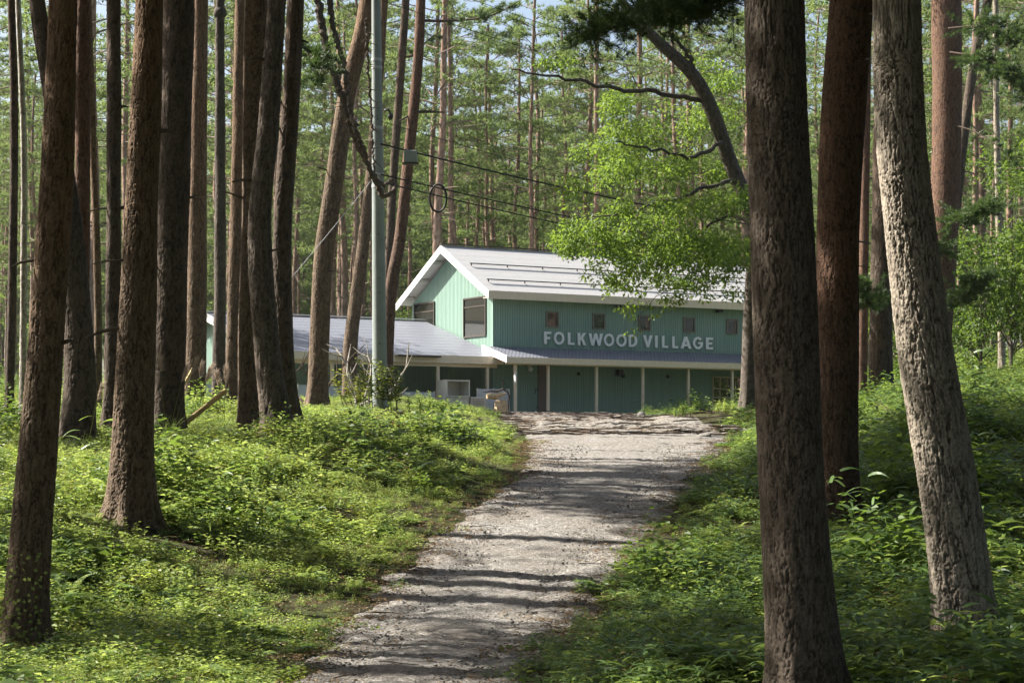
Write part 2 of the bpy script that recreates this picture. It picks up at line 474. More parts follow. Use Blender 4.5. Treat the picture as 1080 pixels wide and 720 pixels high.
house = tag(empty('green_house', (HC[0], HC[1], HZ), HA), 'two storey green house with white gabled roof and long porch', 'house')
HW, HD, EH, RZ = 15.2, 7.2, 5.0, 7.43        # width, depth, wall height, ridge (roof top)
SL = (RZ - 5.2)/4.1
m = MB(); m.add(*ribbed(0, HW, 0, EH+0.13)); m.build('front_wall', M['siding'], house)
def gz(u): return 0
V, Fc = ribbed(-HD, 0, 0, lambda u: EH+0.08+SL*(HD/2-abs(u+HD/2)))
m = MB(); m.add(rot_gable(V), Fc); m.build('gable_wall', M['siding'], house)
m = MB(); m.box(0.02, HW, 0.02, HD, 0, EH-0.05)
m.add([(HW,0.02,EH-0.05),(HW,HD,EH-0.05),(HW,HD/2,EH+SL*HD/2-0.03)], [(0,1,2)])
m.build('back_wall', M['siding'], house)
# corner trims
m = MB(); m.box(-0.03, 0.05, -0.03, 0.04, 0, EH-0.1); m.build('corner_trim', M['siding'], house)
# roof: two slabs with a slight seam pattern
OH, OE, T = 0.5, 0.5, 0.10
rm = MB()
def roof_pt(u, y):  # top surface
    return (u, y, RZ - SL*abs(y - HD/2))
for side in (0, 1):
    n = 9
    for k in range(n):
        a, b = k/n, (k+1)/n
        if side == 0: ya, yb = HD/2 - a*(HD/2+OE), HD/2 - b*(HD/2+OE)
        else: ya, yb = HD/2 + a*(HD/2+OE), HD/2 + b*(HD/2+OE)
        za, zb = RZ - SL*abs(ya-HD/2) + 0.0015*(n-k), RZ - SL*abs(yb-HD/2) + 0.0015*(n-k)+0.001
        q = [(-OH-0.02, yb, zb), (HW+OH, yb, zb), (HW+OH, ya, za), (-OH-0.02, ya, za)]
        if side: q = q[::-1]
        rm.slab(q, 0.05)
roof = rm.build('roof', M['roof'], house)
m = MB()
m.slab([(-OH, -OE, 5.2-0.06), (HW+OH, -OE, 5.2-0.06), (HW+OH, HD/2, RZ-0.06), (-OH, HD/2, RZ-0.06)], 0.06)
m.slab([(-OH, HD/2, RZ-0.063), (HW+OH, HD/2, RZ-0.063), (HW+OH, HD+OE, 5.2-0.063), (-OH, HD+OE, 5.2-0.063)], 0.06)
m.build('soffit', M['white_trim'], house)
m = MB(); m.box(-OH-0.04, HW+OH, HD/2-0.09, HD/2+0.09, RZ+0.05, RZ+0.10); m.build('ridge_cap', M['frame'], roof)
for v, h in ((0.25, 0.10), (1.7, 0.10)):
    m = MB(); z = RZ - SL*abs(v-HD/2) + 0.08
    m.box(-0.15, HW+0.3, v-0.025, v+0.025, z+0.03, z+0.075)
    for k in range(9): m.box(-0.1+k*1.8, -0.06+k*1.8, v-0.02, v+0.02, z-0.05, z+0.03)
    m.build('snow_guard', M['dark_metal'], roof)
# barge boards on the gable (white), eave fascia (cream)
for s in (0, 1):
    m = MB()
    y0, y1 = (-OE-0.05, HD/2) if s == 0 else (HD+OE+0.05, HD/2)
    z0, z1 = RZ - SL*abs(y0-HD/2) - 0.02, RZ - 0.02
    a, b = -OH-0.055, -OH-0.005
    P = [(a,y0,z0-0.30),(b,y0,z0-0.30),(b,y1,z1-0.30),(a,y1,z1-0.30),(a,y0,z0+0.02),(b,y0,z0+0.02),(b,y1,z1+0.02),(a,y1,z1+0.02)]
    m.add(P, [(0,1,2,3),(4,7,6,5),(0,4,5,1),(1,5,6,2),(2,6,7,3),(3,7,4,0)])
    m.build('barge_board', M['white'], house)
m = MB(); m.box(-OH, HW+OH, -OE-0.04, -OE-0.004, 4.86, 5.19); m.box(-OH, HW+OH, -OE, -0.03, 4.90, 4.93)
m.build('eave_fascia', M['cream'], house)
for y in (HD*0.62, HD*0.80, HD*0.98, 1.2, 2.6):      # purlin ends under the gable overhang
    z = RZ - SL*abs(y-HD/2) - 0.14
    m = MB(); m.box(-OH+0.0, -0.02, y-0.07, y+0.07, z-0.15, z); m.build('purlin', M['white_trim'], house)
# gable windows
window(house, 'gable', 0.52, 2.45, 3.36, 5.06, M['frame'], [('h', 4.66)])
window(house, 'gable', 5.05, 6.95, 3.3, 5.12, M['frame'], [('h', 4.70)])
# small upper windows
for u in (2.93, 5.32, 7.73, 10.17, 12.57):
    window(house, 'front', u-0.32, u+0.32, 3.78, 4.47, M['frame_pale'], fw=0.06)
# ground floor window
window(house, 'front', 11.45, 13.2, 0.42, 1.85, M['cream_frame'], [('v',11.88),('v',12.32),('v',12.76),('h',0.90),('h',1.30)])
# door and taupe panel
m = MB(); m.add(*ribbed(0.88, 2.14, 0.05, 2.06, 0.12, 0.012)); 
for i in range(len(m.v)): m.v[i] = (m.v[i][0], m.v[i][1]-0.05, m.v[i][2])
m.box(0.86, 2.16, -0.050, -0.022, 0.04, 2.07)
d = m.build('door', M['siding'], house)
m = MB(); m.tube([(2.02,-0.08,0.95),(2.02,-0.13,0.95),(2.02,-0.13,1.15),(2.02,-0.08,1.15)], 0.014); m.build('handle', M['dark_metal'], d)
for z in (0.3, 1.05, 1.8):
    m = MB(); m.box(2.165, 2.20, -0.075, -0.03, z, z+0.12); m.build('hinge', M['dark_metal'], d)
m = MB(); m.box(2.20, 2.80, -0.06, -0.022, 0.03, 2.3); m.build('door_panel', M['taupe'], house)
# porch
PV = 2.0
prm = MB()
pz0, pz1 = 2.86, 2.34
npan = 5
for k in range(npan):
    a, b = k/npan, (k+1)/npan
    prm.slab([(-0.5, -b*PV, pz0+(pz1-pz0)*b+0.006*(npan-k)), (HW+0.3, -b*PV, pz0+(pz1-pz0)*b+0.006*(npan-k)), (HW+0.3, -a*PV, pz0+(pz1-pz0)*a+0.006*(npan-k)), (-0.5, -a*PV, pz0+(pz1-pz0)*a+0.006*(npan-k))], 0.05)
    y = -(a+0.5/npan)*PV; z = pz0+(pz1-pz0)*(a+0.5/npan)+0.006*(npan-k)
    for i in range(88):
        u = -0.4 + (i + 0.5*(k % 2))*0.177
        prm.box(u, u+0.045, y-0.03, y+0.03, z-0.02, z+0.022)
porch = prm.build('porch_roof', M['roof_shaded'], house)
m = MB(); m.slab([(-0.49, -PV+0.02, pz1-0.045), (HW+0.28, -PV+0.02, pz1-0.045), (HW+0.28, -0.03, pz0-0.045), (-0.49, -0.03, pz0-0.045)], 0.04); m.build('porch_ceiling', M['cream'], house)
m = MB(); m.box(-0.5, HW+0.3, -PV-0.05, -PV-0.004, 2.10, 2.36); m.box(-0.42, HW+0.2, -1.78, -1.70, 2.06, 2.26); m.build('porch_fascia', M['cream'], house)
m = MB()
P0 = [(-0.56,-PV-0.05,2.12),(-0.505,-PV-0.05,2.12),(-0.505,-0.03,2.66),(-0.56,-0.03,2.66),(-0.56,-PV-0.05,2.40),(-0.505,-PV-0.05,2.40),(-0.505,-0.03,2.94),(-0.56,-0.03,2.94)]
m.add(P0, [(3,2,1,0),(4,5,6,7),(0,1,5,4),(1,2,6,5),(2,3,7,6),(3,0,4,7)]); m.build('porch_verge_board', M['white'], house)
for u in (0.05, 1.65, 4.07, 6.46, 8.88, 11.28, 13.7):
    m = MB(); m.box(u-0.055, u+0.055, -1.795, -1.685, 0.08, 2.06); p = m.build('porch_post', M['cream'], house, bevel=0.008)
    m = MB(); m.box(u-0.13, u+0.13, -1.87, -1.61, 0.0, 0.10); m.build('post_base', M['concrete'], p, bevel=0.01)
m = MB(); m.box(-0.05, 0.0, -1.90, -1.80, 1.28, 1.75); m.build('wall_box', M['white'], house)
m = MB(); m.box(-0.4, HW+0.3, -2.15, -0.02, -0.6, 0.04); m.build('porch_floor', M['concrete'], house)
m = MB(); m.ellipsoid((1.75,-0.16,1.97),(0.11,0.11,0.11)); m.box(1.68,1.82,-0.14,-0.03,2.03,2.14); m.build('porch_lamp', M['white'], house, smooth=True)
m = MB(); m.box(6.18, 6.46, -0.30, -0.04, 1.76, 2.04); m.build('speaker', M['dark_metal'], house, bevel=0.02)
for u, z in ((4.25, 1.75), (6.60, 1.70), (8.98, 1.72)):
    m = MB(); m.box(u-0.05, u+0.05, -0.12, -0.025, z, z+0.14); m.build('socket', M['frame'], house)
for u in (6.25, 11.7):
    m = MB(); m.box(u-0.14, u+0.14, -0.36, -0.15, 4.72, 4.84); m.box(u-0.03,u+0.03,-0.2,-0.03,4.78,4.81); m.build('floodlight', M['dark_metal'], house)

# ---- lettering on the wall
def stroke_outline(ch):
    """returns list of closed outlines in a unit-height box; first is outer, others are holes"""
    s = 0.20
    def circ(cx, cy, rx, ry, n=28): return [(cx+rx*math.cos(2*math.pi*i/n), cy+ry*math.sin(2*math.pi*i/n)) for i in range(n)]
    if ch == 'F': return 0.55, [[(0,0),(s,0),(s,.40),(.48,.40),(.48,.58),(s,.58),(s,.82),(.55,.82),(.55,1),(0,1)]]
    if ch == 'E': return 0.56, [[(0,0),(.56,0),(.56,.18),(s,.18),(s,.41),(.50,.41),(.50,.59),(s,.59),(s,.82),(.56,.82),(.56,1),(0,1)]]
    if ch == 'L': return 0.53, [[(0,0),(.53,0),(.53,.18),(s,.18),(s,1),(0,1)]]
    if ch == 'I': return 0.20, [[(0,0),(s,0),(s,1),(0,1)]]
    if ch == 'K': return 0.70, [[(0,0),(s,0),(s,.36),(.28,.45),(.46,0),(.70,0),(.42,.60),(.68,1),(.44,1),(s,.63),(s,1),(0,1)]]
    if ch == 'O': return 1.04, [circ(.52,.5,.52,.52), circ(.52,.5,.32,.33)]
    if ch == 'V': return 0.80, [[(.30,0),(.50,0),(.80,1),(.58,1),(.40,.34),(.22,1),(0,1)]]
    if ch == 'A': return 0.86, [[(0,0),(.22,0),(.28,.20),(.58,.20),(.64,0),(.86,0),(.53,1),(.33,1)], [(.335,.37),(.43,.70),(.525,.37)]]
    if ch == 'W': return 1.26, [[(.24,0),(.44,0),(.63,.62),(.82,0),(1.02,0),(1.26,1),(1.04,1),(.91,.38),(.73,1),(.53,1),(.35,.38),(.22,1),(0,1)]]
    if ch == 'D':
        arc = [(.32+.50*math.sin(a), .5+.5*math.cos(a)) for a in np.linspace(0, math.pi, 16)]
        ar2 = [(.32+.29*math.sin(a), .5+.32*math.cos(a)) for a in np.linspace(0, math.pi, 14)]
        return 0.82, [[(0,0),(0,1)] + arc, [(s,.18),(s,.82)] + ar2]
    if ch == 'G':
        a0, a1 = math.radians(42), math.radians(355)
        o = [(.50+.51*math.cos(a), .5+.52*math.sin(a)) for a in np.linspace(a0, a1, 26)]
        i = [(.50+.31*math.cos(a), .5+.33*math.sin(a)) for a in np.linspace(math.radians(332), a0, 22)]
        return 0.98, [o + [(1.0,.58),(.52,.58),(.52,.41),(.76,.41)] + i]
sign = tag(empty('wall_sign', (HC[0], HC[1], HZ), HA), 'white capital letters FOLKWOOD VILLAGE mounted on the green upper wall', 'sign')
def px_to_u(px): 
    k = (px-CX)/F
    return (k*84 + 0.80)/(0.857 - 0.515*k)
for ch, a, b in (('F',262,288),('O',299,338),('L',352,376),('K',390,421),('W',431,484),('O',489,527),('O',536,574),('D',583,615),
                 ('V',638,672),('I',683,692),('L',709,732),('L',748,770),('A',779,820),('G',827,863),('E',876,902)):
    u0, u1 = px_to_u(500+a/3.6), px_to_u(500+b/3.6)
    w, outs = stroke_outline(ch)
    cu = bpy.data.curves.new('letter', 'CURVE'); cu.dimensions = '2D'; cu.fill_mode = 'BOTH'; cu.extrude = 0.03
    for o in outs:
        sp = cu.splines.new('POLY'); sp.points.add(len(o)-1); sp.use_cyclic_u = True
        for q, (x, y) in zip(sp.points, o): q.co = (u0 + x/w*(u1-u0), y*0.53, 0, 1)
    tmp = bpy.data.objects.new('letter', cu)
    me = bpy.data.meshes.new_from_object(tmp)
    bpy.data.objects.remove(tmp)
    me.materials.clear(); me.materials.append(M['white'])
    lo = mobj('letter', me, sign, (0, -0.075, 3.06))
    lo.rotation_euler = (math.radians(90), 0, 0)

# ---- annex: open shed left of the house
shed = tag(empty('open_shed', (HC[0], HC[1], HZ), HA), 'low open shed with blue grey roof left of the green house', 'shed')
AU0, AU1, AV, AYR, AE, AR = -10.65, -0.10, -1.0, 5.73, 2.37, 4.25
def apt(u, y): 
    return (u, y, AE + (AR-AE)*(y-AV)/(AYR-AV) if y <= AYR else AR - (AR-AE)*(y-AYR)/(AYR-AV))
m = MB(); n = 12
for k in range(n):
    ya, yb = AV + (AYR-AV)*k/n, AV + (AYR-AV)*(k+1)/n
    dz = 0.006*k*0.6
    u1a = -0.12 + (0.0 if ya > -0.1 else -0.0)
    A, B = apt(0, ya)[2]+0.0012*k+0.003, apt(0, yb)[2]+0.0012*k
    m.slab([(AU0, ya, A), (AU1-0.02, ya, A), (AU1-0.02, yb, B), (AU0, yb, B)], 0.05)
m.slab([(AU0, AYR, AR+0.03), (AU1-0.6, AYR, AR+0.03), (AU1-0.6, 12.0, AR-1.75), (AU0, 12.0, AR-1.75)], 0.05)
aroof = m.build('roof', M['roof_shaded'], shed)
m = MB(); m.box(AU0-0.02, AU1-0.03, AYR-0.06, AYR+0.06, AR+0.065, AR+0.11); m.build('ridge_cap', M['white_trim'], aroof)
m = MB(); m.box(AU0, AU1+0.0, AV-0.05, AV-0.005, 2.09, 2.40); m.box(AU0+0.1, AU1-0.2, AV+0.15, AV+0.25, 1.95, 2.2); m.build('eave_fascia', M['cream'], shed)
m = MB(); m.slab([(AU0+0.02, AV+0.02, AE-0.06), (AU1-0.05, AV+0.02, AE-0.06), (AU1-0.05, AYR, AR-0.06), (AU0+0.02, AYR, AR-0.06)], 0.04); m.build('ceiling', M['cream'], shed)
m = MB(); m.box(-5.2, -3.2, AV-0.30, AV-0.06, 2.30, 2.36); m.build('gutter_tray', M['frame'], shed)
for ya, yb in ((AV-0.05, AYR), (12.0, AYR)):
    m = MB(); za, zb = (AE, AR) if ya < 0 else (AR-1.75, AR)
    a, b = AU0-0.06, AU0-0.01
    P0 = [(a,ya,za-0.27),(b,ya,za-0.27),(b,yb,zb-0.27),(a,yb,zb-0.27),(a,ya,za+0.06),(b,ya,za+0.06),(b,yb,zb+0.06),(a,yb,zb+0.06)]
    m.add(P0, [(0,1,2,3),(4,7,6,5),(0,4,5,1),(1,5,6,2),(2,6,7,3),(3,7,4,0)]); m.build('barge_board', M['white'], shed)
V, Fc = ribbed(-11.5, 0.3, 1.75, lambda u: min(apt(0, -u)[2]-0.12, 4.1) if -u <= AYR else AR-0.12-1.75*(-u-AYR)/(12-AYR))
m = MB(); m.add([(p[0]+AU0+0.35, p[1], p[2]) for p in rot_gable(V)], Fc); m.build('gable_wall', M['siding'], shed)
V, Fc = ribbed(AU0+0.4, -0.3, 0, 3.3); m = MB(); m.add([(p[0], p[1]+3.4, p[2]) for p in V], Fc); m.build('back_wall', M['siding'], shed)
m = MB(); m.box(AU0+0.28, AU0+0.34, -0.3, 6, 1.62, 1.76); m.build('beam', M['dark_metal'], shed)
for u in (-10.3, -7.9, -5.5, -3.1, -0.75):
    m = MB(); m.box(u-0.06, u+0.06, AV+0.14, AV+0.26, -0.1, 1.95); m.build('post', M['cream'], shed, bevel=0.008)
m = MB(); m.box(AU0, -0.1, AV-0.2, 3.4, -0.5, -0.02); m.build('floor', M['concrete'], shed)

# ---- bits in front of the shed
def house_pt(u, v, z=0.0):
    """u along the facade, v towards the camera"""
    return Vector((HC[0] + u*math.cos(HA) + v*math.sin(HA), HC[1] + u*math.sin(HA) - v*math.cos(HA), HZ + z))
def fence_panel(u0, u1, v, h, label, nboards):
    o = tag(empty('sheet_fence', house_pt(u0, v, -0.08), HA), label, 'fence', 'pale sheet fences in front of the open shed')
    L = u1-u0
    for i in range(nboards):
        m = MB(); V, Fc = ribbed(i*L/nboards+0.01, (i+1)*L/nboards-0.01, 0.05, h, 0.2, 0.012); m.add(V, Fc); m.build('sheet', M['panel'], o)
    for i in range(nboards+1):
        m = MB(); m.box(i*L/nboards-0.03, i*L/nboards+0.03, 0.005, 0.06, 0, h+0.03); m.build('post', M['white_trim'], o)
fence_panel(-1.62, -0.10, 1.5, 1.12, 'pale grey corrugated sheet fence beside the house corner under the shed eave', 2)
fence_panel(-5.15, -3.6, 1.45, 0.95, 'pale sheet fence behind the leafy plant at the foot of the utility pole', 2)
fence_panel(-9.6, -6.9, 1.3, 1.15, 'long pale sheet fence half hidden by tree trunks at left of shed', 3)
fence_panel(-14.2, -11.5, 0.5, 1.15, 'pale sheet fence glimpsed between dark trunks beyond the shed end', 3)
# open cupboard on a base
c = tag(empty('cabinet', house_pt(-3.35, 1.95, -0.05), HA), 'white open fronted cupboard standing on a white base by the shed', 'cabinet')
m = MB(); m.box(0,1.05,0,0.7,0,0.72); m.build('base', M['cabinet'], c, bevel=0.01)
m = MB(); m.box(0.0,0.05,-0.05,0.75,0.725,1.42); m.box(1.03,1.08,-0.05,0.75,0.725,1.42); m.box(0.05,1.03,-0.05,0.75,0.727,0.78); m.box(0.05,1.03,-0.05,0.75,1.36,1.418); m.box(0.05,1.03,0.70,0.748,0.78,1.36)
m.build('shelf_box', M['cabinet'], c)
m = MB()
for k in range(4): m.box(0.72,1.0,-0.02,-0.003,0.12+k*0.08,0.16+k*0.08)
m.build('vent', M['steel'], c)
a = tag(empty('air_conditioner', house_pt(-2.18, 1.95, -0.05), HA), 'white louvred outdoor unit between the cupboard and the tree stump', 'air conditioner')
m = MB(); m.box(0,0.72,0,0.3,0.06,0.74); m.build('casing', M['cabinet'], a, bevel=0.015)
m = MB()
for k in range(8): m.box(0.06,0.60,-0.025,-0.004,0.14+k*0.07,0.175+k*0.07)
m.build('grille', M['steel'], a)
for q in (0.05, 0.59):
    m = MB(); m.box(q,q+0.08,0.02,0.28,0,0.055); m.build('foot', M['dark_metal'], a)
wb = tag(empty('crate', house_pt(-6.3, 1.9, -0.05), HA), 'white plastic crate behind the trunks left of the utility pole', 'crate')
m = MB(); m.box(0,0.62,0,0.5,0,0.92); m.build('body', M['white'], wb, bevel=0.04)
m = MB(); m.box(-0.02,0.64,-0.02,0.52,0.93,0.99); m.build('lid', M['panel'], wb, bevel=0.015)

# stump with a slab and a twisted branch on it
def lumpy_log(r0, r1, h, n=18, rings=8, seed=0, cut=True):
    r_ = random.Random(seed); ph = [r_.uniform(0, 6.28) for _ in range(4)]
    V, Q = [], []
    for j in range(rings+1):
        t = j/rings; r = r0 + (r1-r0)*t
        for k in range(n):
            an = 2*math.pi*k/n
            rr = r*(1 + 0.09*math.sin(3*an+ph[0]) + 0.05*math.sin(7*an+ph[1]+t*2) + 0.03*math.sin(11*an+ph[2]))
            V.append((rr*math.cos(an), rr*math.sin(an), h*t + (0.05*math.sin(2*an+ph[3]) if j == rings else 0)))
    for j in range(rings):
        for k in range(n): Q.append((j*n+k, j*n+(k+1)%n, (j+1)*n+(k+1)%n, (j+1)*n+k))
    V.append((0,0,h)); c = len(V)-1
    for k in range(n): Q.append((rings*n+k, rings*n+(k+1)%n, c))
    return V, Q
sp = house_pt(-1.35, 2.9, -0.05)
sp.z = float(ground(sp.x, sp.y)) - 0.05
st = tag(empty('tree_stump', sp), 'pale cut tree stump in the grass before the sheet fence', 'stump')
m = MB(); m.add(*lumpy_log(0.33, 0.25, 0.62, seed=3)); m.build('stump_block', M['cut_wood'], st)
lg = tag(empty('driftwood', (sp.x-0.2, sp.y, sp.z+0.60), 0.3), 'tan slab of driftwood with twisted branches lying on the tree stump', 'driftwood')
m = MB(); m.tube([(-0.55,0,0.30),(-0.3,0.02,0.33),(0.0,0,0.30),(0.4,0.02,0.42),(0.62,0,0.46)], [0.14,0.17,0.19,0.12,0.05], 10); m.build('slab', M['cut_wood'], lg)
m = MB(); m.tube([(-0.8,0,0.55),(-0.3,0.0,0.62),(0.1,0,0.60),(0.45,0,0.75),(0.5,0,1.05),(0.42,0,1.35)], [0.02,0.05,0.07,0.07,0.06,0.03], 8)
m.tube([(0.45,0,0.75),(0.75,0.05,0.60),(0.85,0.05,0.35),(0.80,0.05,-0.6)], [0.05,0.05,0.05,0.04], 8); m.build('branch', M['bark_smooth'], lg); lg.scale = (0.68, 0.68, 0.68)

# ------------------------------------------------------------------ trees: bark and trunks
def hash2(i, j, k):
    h = np.sin(i*127.1 + j*311.7 + k*74.7)*43758.5453
    return h - np.floor(h)
def pnoise(x, y, n, seed):
    """lattice noise, periodic in x with period n, about -1..1"""
    ix, iy = np.floor(x), np.floor(y); fx, fy = x-ix, y-iy
    fx, fy = fx*fx*(3-2*fx), fy*fy*(3-2*fy)
    h = lambda i, j: hash2(np.mod(i, n), j, seed)*2-1
    return (h(ix, iy)*(1-fx)+h(ix+1, iy)*fx)*(1-fy) + (h(ix, iy+1)*(1-fx)+h(ix+1, iy+1)*fx)*fy
def bark_crack(th, z, r, cw, chh, seed):
    """network of upright fissures round the trunk: 1 in a fissure, 0 on a plate; also a height and a tone for the plates"""
    circ = 2*math.pi*r
    def octave(w, h, sd):
        n = max(5, int(round(circ/w)))
        return pnoise(th/(2*np.pi)*n, z/h, n, sd)
    warp = octave(cw*2.2, chh*0.9, seed+3)
    n1 = octave(cw, chh*1.2, seed) + 0.5*octave(cw*0.5, chh*0.4, seed+1) + 0.3*octave(cw*0.25, chh*0.14, seed+2)
    n2 = octave(cw*0.6, chh*0.5, seed+7) + 0.5*octave(cw*0.3, chh*0.16, seed+8)
    n3 = octave(cw*0.9, chh*0.13, seed+21) + 0.6*octave(cw*0.4, chh*0.08, seed+22)
    f1 = 1 - sstep(np.abs(n1+0.2*warp), 0.02, 0.26)
    f2 = (1 - sstep(np.abs(n2), 0.0, 0.16))*0.65
    f3 = (1 - sstep(np.abs(n3), 0.0, 0.12))*0.5
    crack = np.clip(np.maximum(np.maximum(f1, f2), f3), 0, 1)
    tone = 0.5 + 0.25*octave(cw*0.45, chh*0.3, seed+11) + 0.30*octave(cw*0.15, chh*0.05, seed+12)
    return crack, np.clip(tone, 0, 1)
def vnoise(th, z, f, seed):
    return (np.sin(th*2+z*1.3*f+seed)*np.sin(z*2.1*f+seed*1.7) + 0.5*np.sin(th*3-z*3.7*f+seed*2.3))

def spline(P, n):
    """Catmull-Rom through P (k,4) sampled evenly; last column is the radius"""
    P = np.asarray(P, float); k = len(P)
    Pe = np.vstack([2*P[0]-P[1], P, 2*P[-1]-P[-2]])
    seg = np.linalg.norm(np.diff(P[:, :3], axis=0), axis=1); cum = np.concatenate([[0], np.cumsum(seg)])
    s = n if isinstance(n, np.ndarray) else np.linspace(0, cum[-1], n)
    i = np.clip(np.searchsorted(cum, s, side='right')-1, 0, k-2)
    t = ((s-cum[i])/seg[i])[:, None]
    a, b, c, d = Pe[i], Pe[i+1], Pe[i+2], Pe[i+3]
    return 0.5*((2*b) + (c-a)*t + (2*a-5*b+4*c-d)*t*t + (3*b-a-3*c+d)*t**3), s

def trunk_mesh(name, P, mat, nseg, rings, cell=(0.05, 0.13), depth=0.010, seed=0, red0=2.0, red1=6.0, flare=0.25):
    """P: control points (x,y,z,r) base to top; rings: array of arc positions"""
    C, s = spline(P, rings)
    C[:, 3] = np.maximum(C[:, 3], 0.015)
    T = np.gradient(C[:, :3], axis=0); T /= np.linalg.norm(T, axis=1)[:, None]
    A = np.cross(T, np.array([0, 1, 0.0])); A /= np.linalg.norm(A, axis=1)[:, None]
    B = np.cross(T, A)
    th = np.linspace(0, 2*np.pi, nseg, endpoint=False)
    TH, SS = np.meshgrid(th, s)
    R = C[:, 3][:, None]
    fl = 1 + flare*np.exp(-SS/0.28)*(1+0.6*np.sin(TH*4+seed)+0.3*np.sin(TH*7+seed*2))
    ck, tone = bark_crack(TH, SS, float(np.mean(C[:, 3])), cell[0], cell[1], seed)
    ck2, _ = bark_crack(TH, SS, float(np.mean(C[:, 3])), cell[0]*0.5, cell[1]*0.45, seed+31)
    up = sstep(SS, red0, red1+3)
    dsp = -depth*(1-0.5*up)*ck - depth*0.25*ck2 + depth*0.55*(tone-0.5) + 0.007*vnoise(TH, SS, 0.7, seed)*np.minimum(1, R/0.15)
    rr = R*fl + dsp
    V = C[:, None, :3] + A[:, None]*(np.cos(TH)*rr)[..., None] + B[:, None]*(np.sin(TH)*rr)[..., None]
    nr = len(s)
    i = np.arange(nr-1)[:, None]*nseg; k = np.arange(nseg); k2 = (k+1) % nseg
    Q = np.stack([i+k, i+k2, i+nseg+k2, i+nseg+k], -1).reshape(-1, 4)
    red = np.clip(sstep(SS + 1.2*(tone-0.5), red0, red1), 0, 1)
    return np_mesh(name, V.reshape(-1, 3), Q, mat, {'crack': np.clip(ck*0.9+ck2*0.2, 0, 1), 'red': red, 'tone': tone}, True)

# ------------------------------------------------------------------ foliage builders
def unit(a): return a/np.maximum(np.linalg.norm(a, axis=-1, keepdims=True), 1e-9)
def blades(pos, dr, n, length, width, spread, rg):
    """n needles (thin triangles) sprouting at every pos around direction dr"""
    k = len(pos)
    P = np.repeat(pos, n, 0); Dv = np.repeat(dr, n, 0)
    d = unit(Dv + rg.randn(k*n, 3)*spread)
    L = length*(0.7+0.6*rg.rand(k*n, 1))
    side = unit(np.cross(d, rg.randn(k*n, 3)))*width*0.5
    V = np.stack([P-side, P+side, P+d*L], 1).reshape(-1, 3)
    Fc = np.arange(k*n*3).reshape(-1, 3)
    tint = np.repeat(np.repeat(rg.rand(k), n)*0.7 + 0.3*rg.rand(k*n), 3)
    return V, Fc, tint
def leaves(pos, dr, nor, length, width, rg, fold=0.25, tint=None):
    """folded diamond leaves: 4 verts, 2 triangles"""
    k = len(pos)
    d = unit(dr); sd = unit(np.cross(d, nor)); nn = np.cross(sd, d)
    L = np.asarray(length).reshape(-1, 1)*np.ones((k, 1)); W = np.asarray(width).reshape(-1, 1)*np.ones((k, 1))
    mid = pos + d*L*0.42
    V = np.stack([pos, mid + sd*W*0.5 + nn*W*fold, pos + d*L - nn*L*0.08, mid - sd*W*0.5 + nn*W*fold], 1).reshape(-1, 3)
    b = np.arange(k)*4
    Fc = np.concatenate([np.stack([b, b+1, b+2], -1), np.stack([b, b+2, b+3], -1)])
    t = rg.rand(k) if tint is None else tint
    return V, Fc, np.repeat(t, 4)
def ribbons(pos, dr, length, width, droop, rg, seg=4):
    """arching blades, tapered quads"""
    k = len(pos)
    d = unit(dr); L = np.asarray(length).reshape(-1, 1); 
    side = unit(np.cross(d, np.array([0, 0, 1.0]) + 0.3*rg.randn(k, 3)))
    rows = []
    for j in range(seg+1):
        t = j/seg
        p = pos + d*L*t + np.array([0, 0, -1.0])*(L*droop*t*t)
        w = width*(1-t)**0.7*(0.55+0.45*min(1, t*4))
        rows.append(np.stack([p-side*w*0.5, p+side*w*0.5], 1))
    V = np.stack(rows, 1).reshape(-1, 3)
    b = (np.arange(k)*(2*(seg+1)))[:, None] + (np.arange(seg)*2)[None]
    Q = np.stack([b, b+1, b+3, b+2], -1).reshape(-1, 4)
    return V, Q, np.repeat(rg.rand(k), 2*(seg+1))
def join(parts):
    V, Fs, T, b = [], [], [], 0
    for v, f, t in parts:
        V.append(v); Fs.append(f+b); T.append(t); b += len(v)
    return np.concatenate(V), Fs, np.concatenate(T)

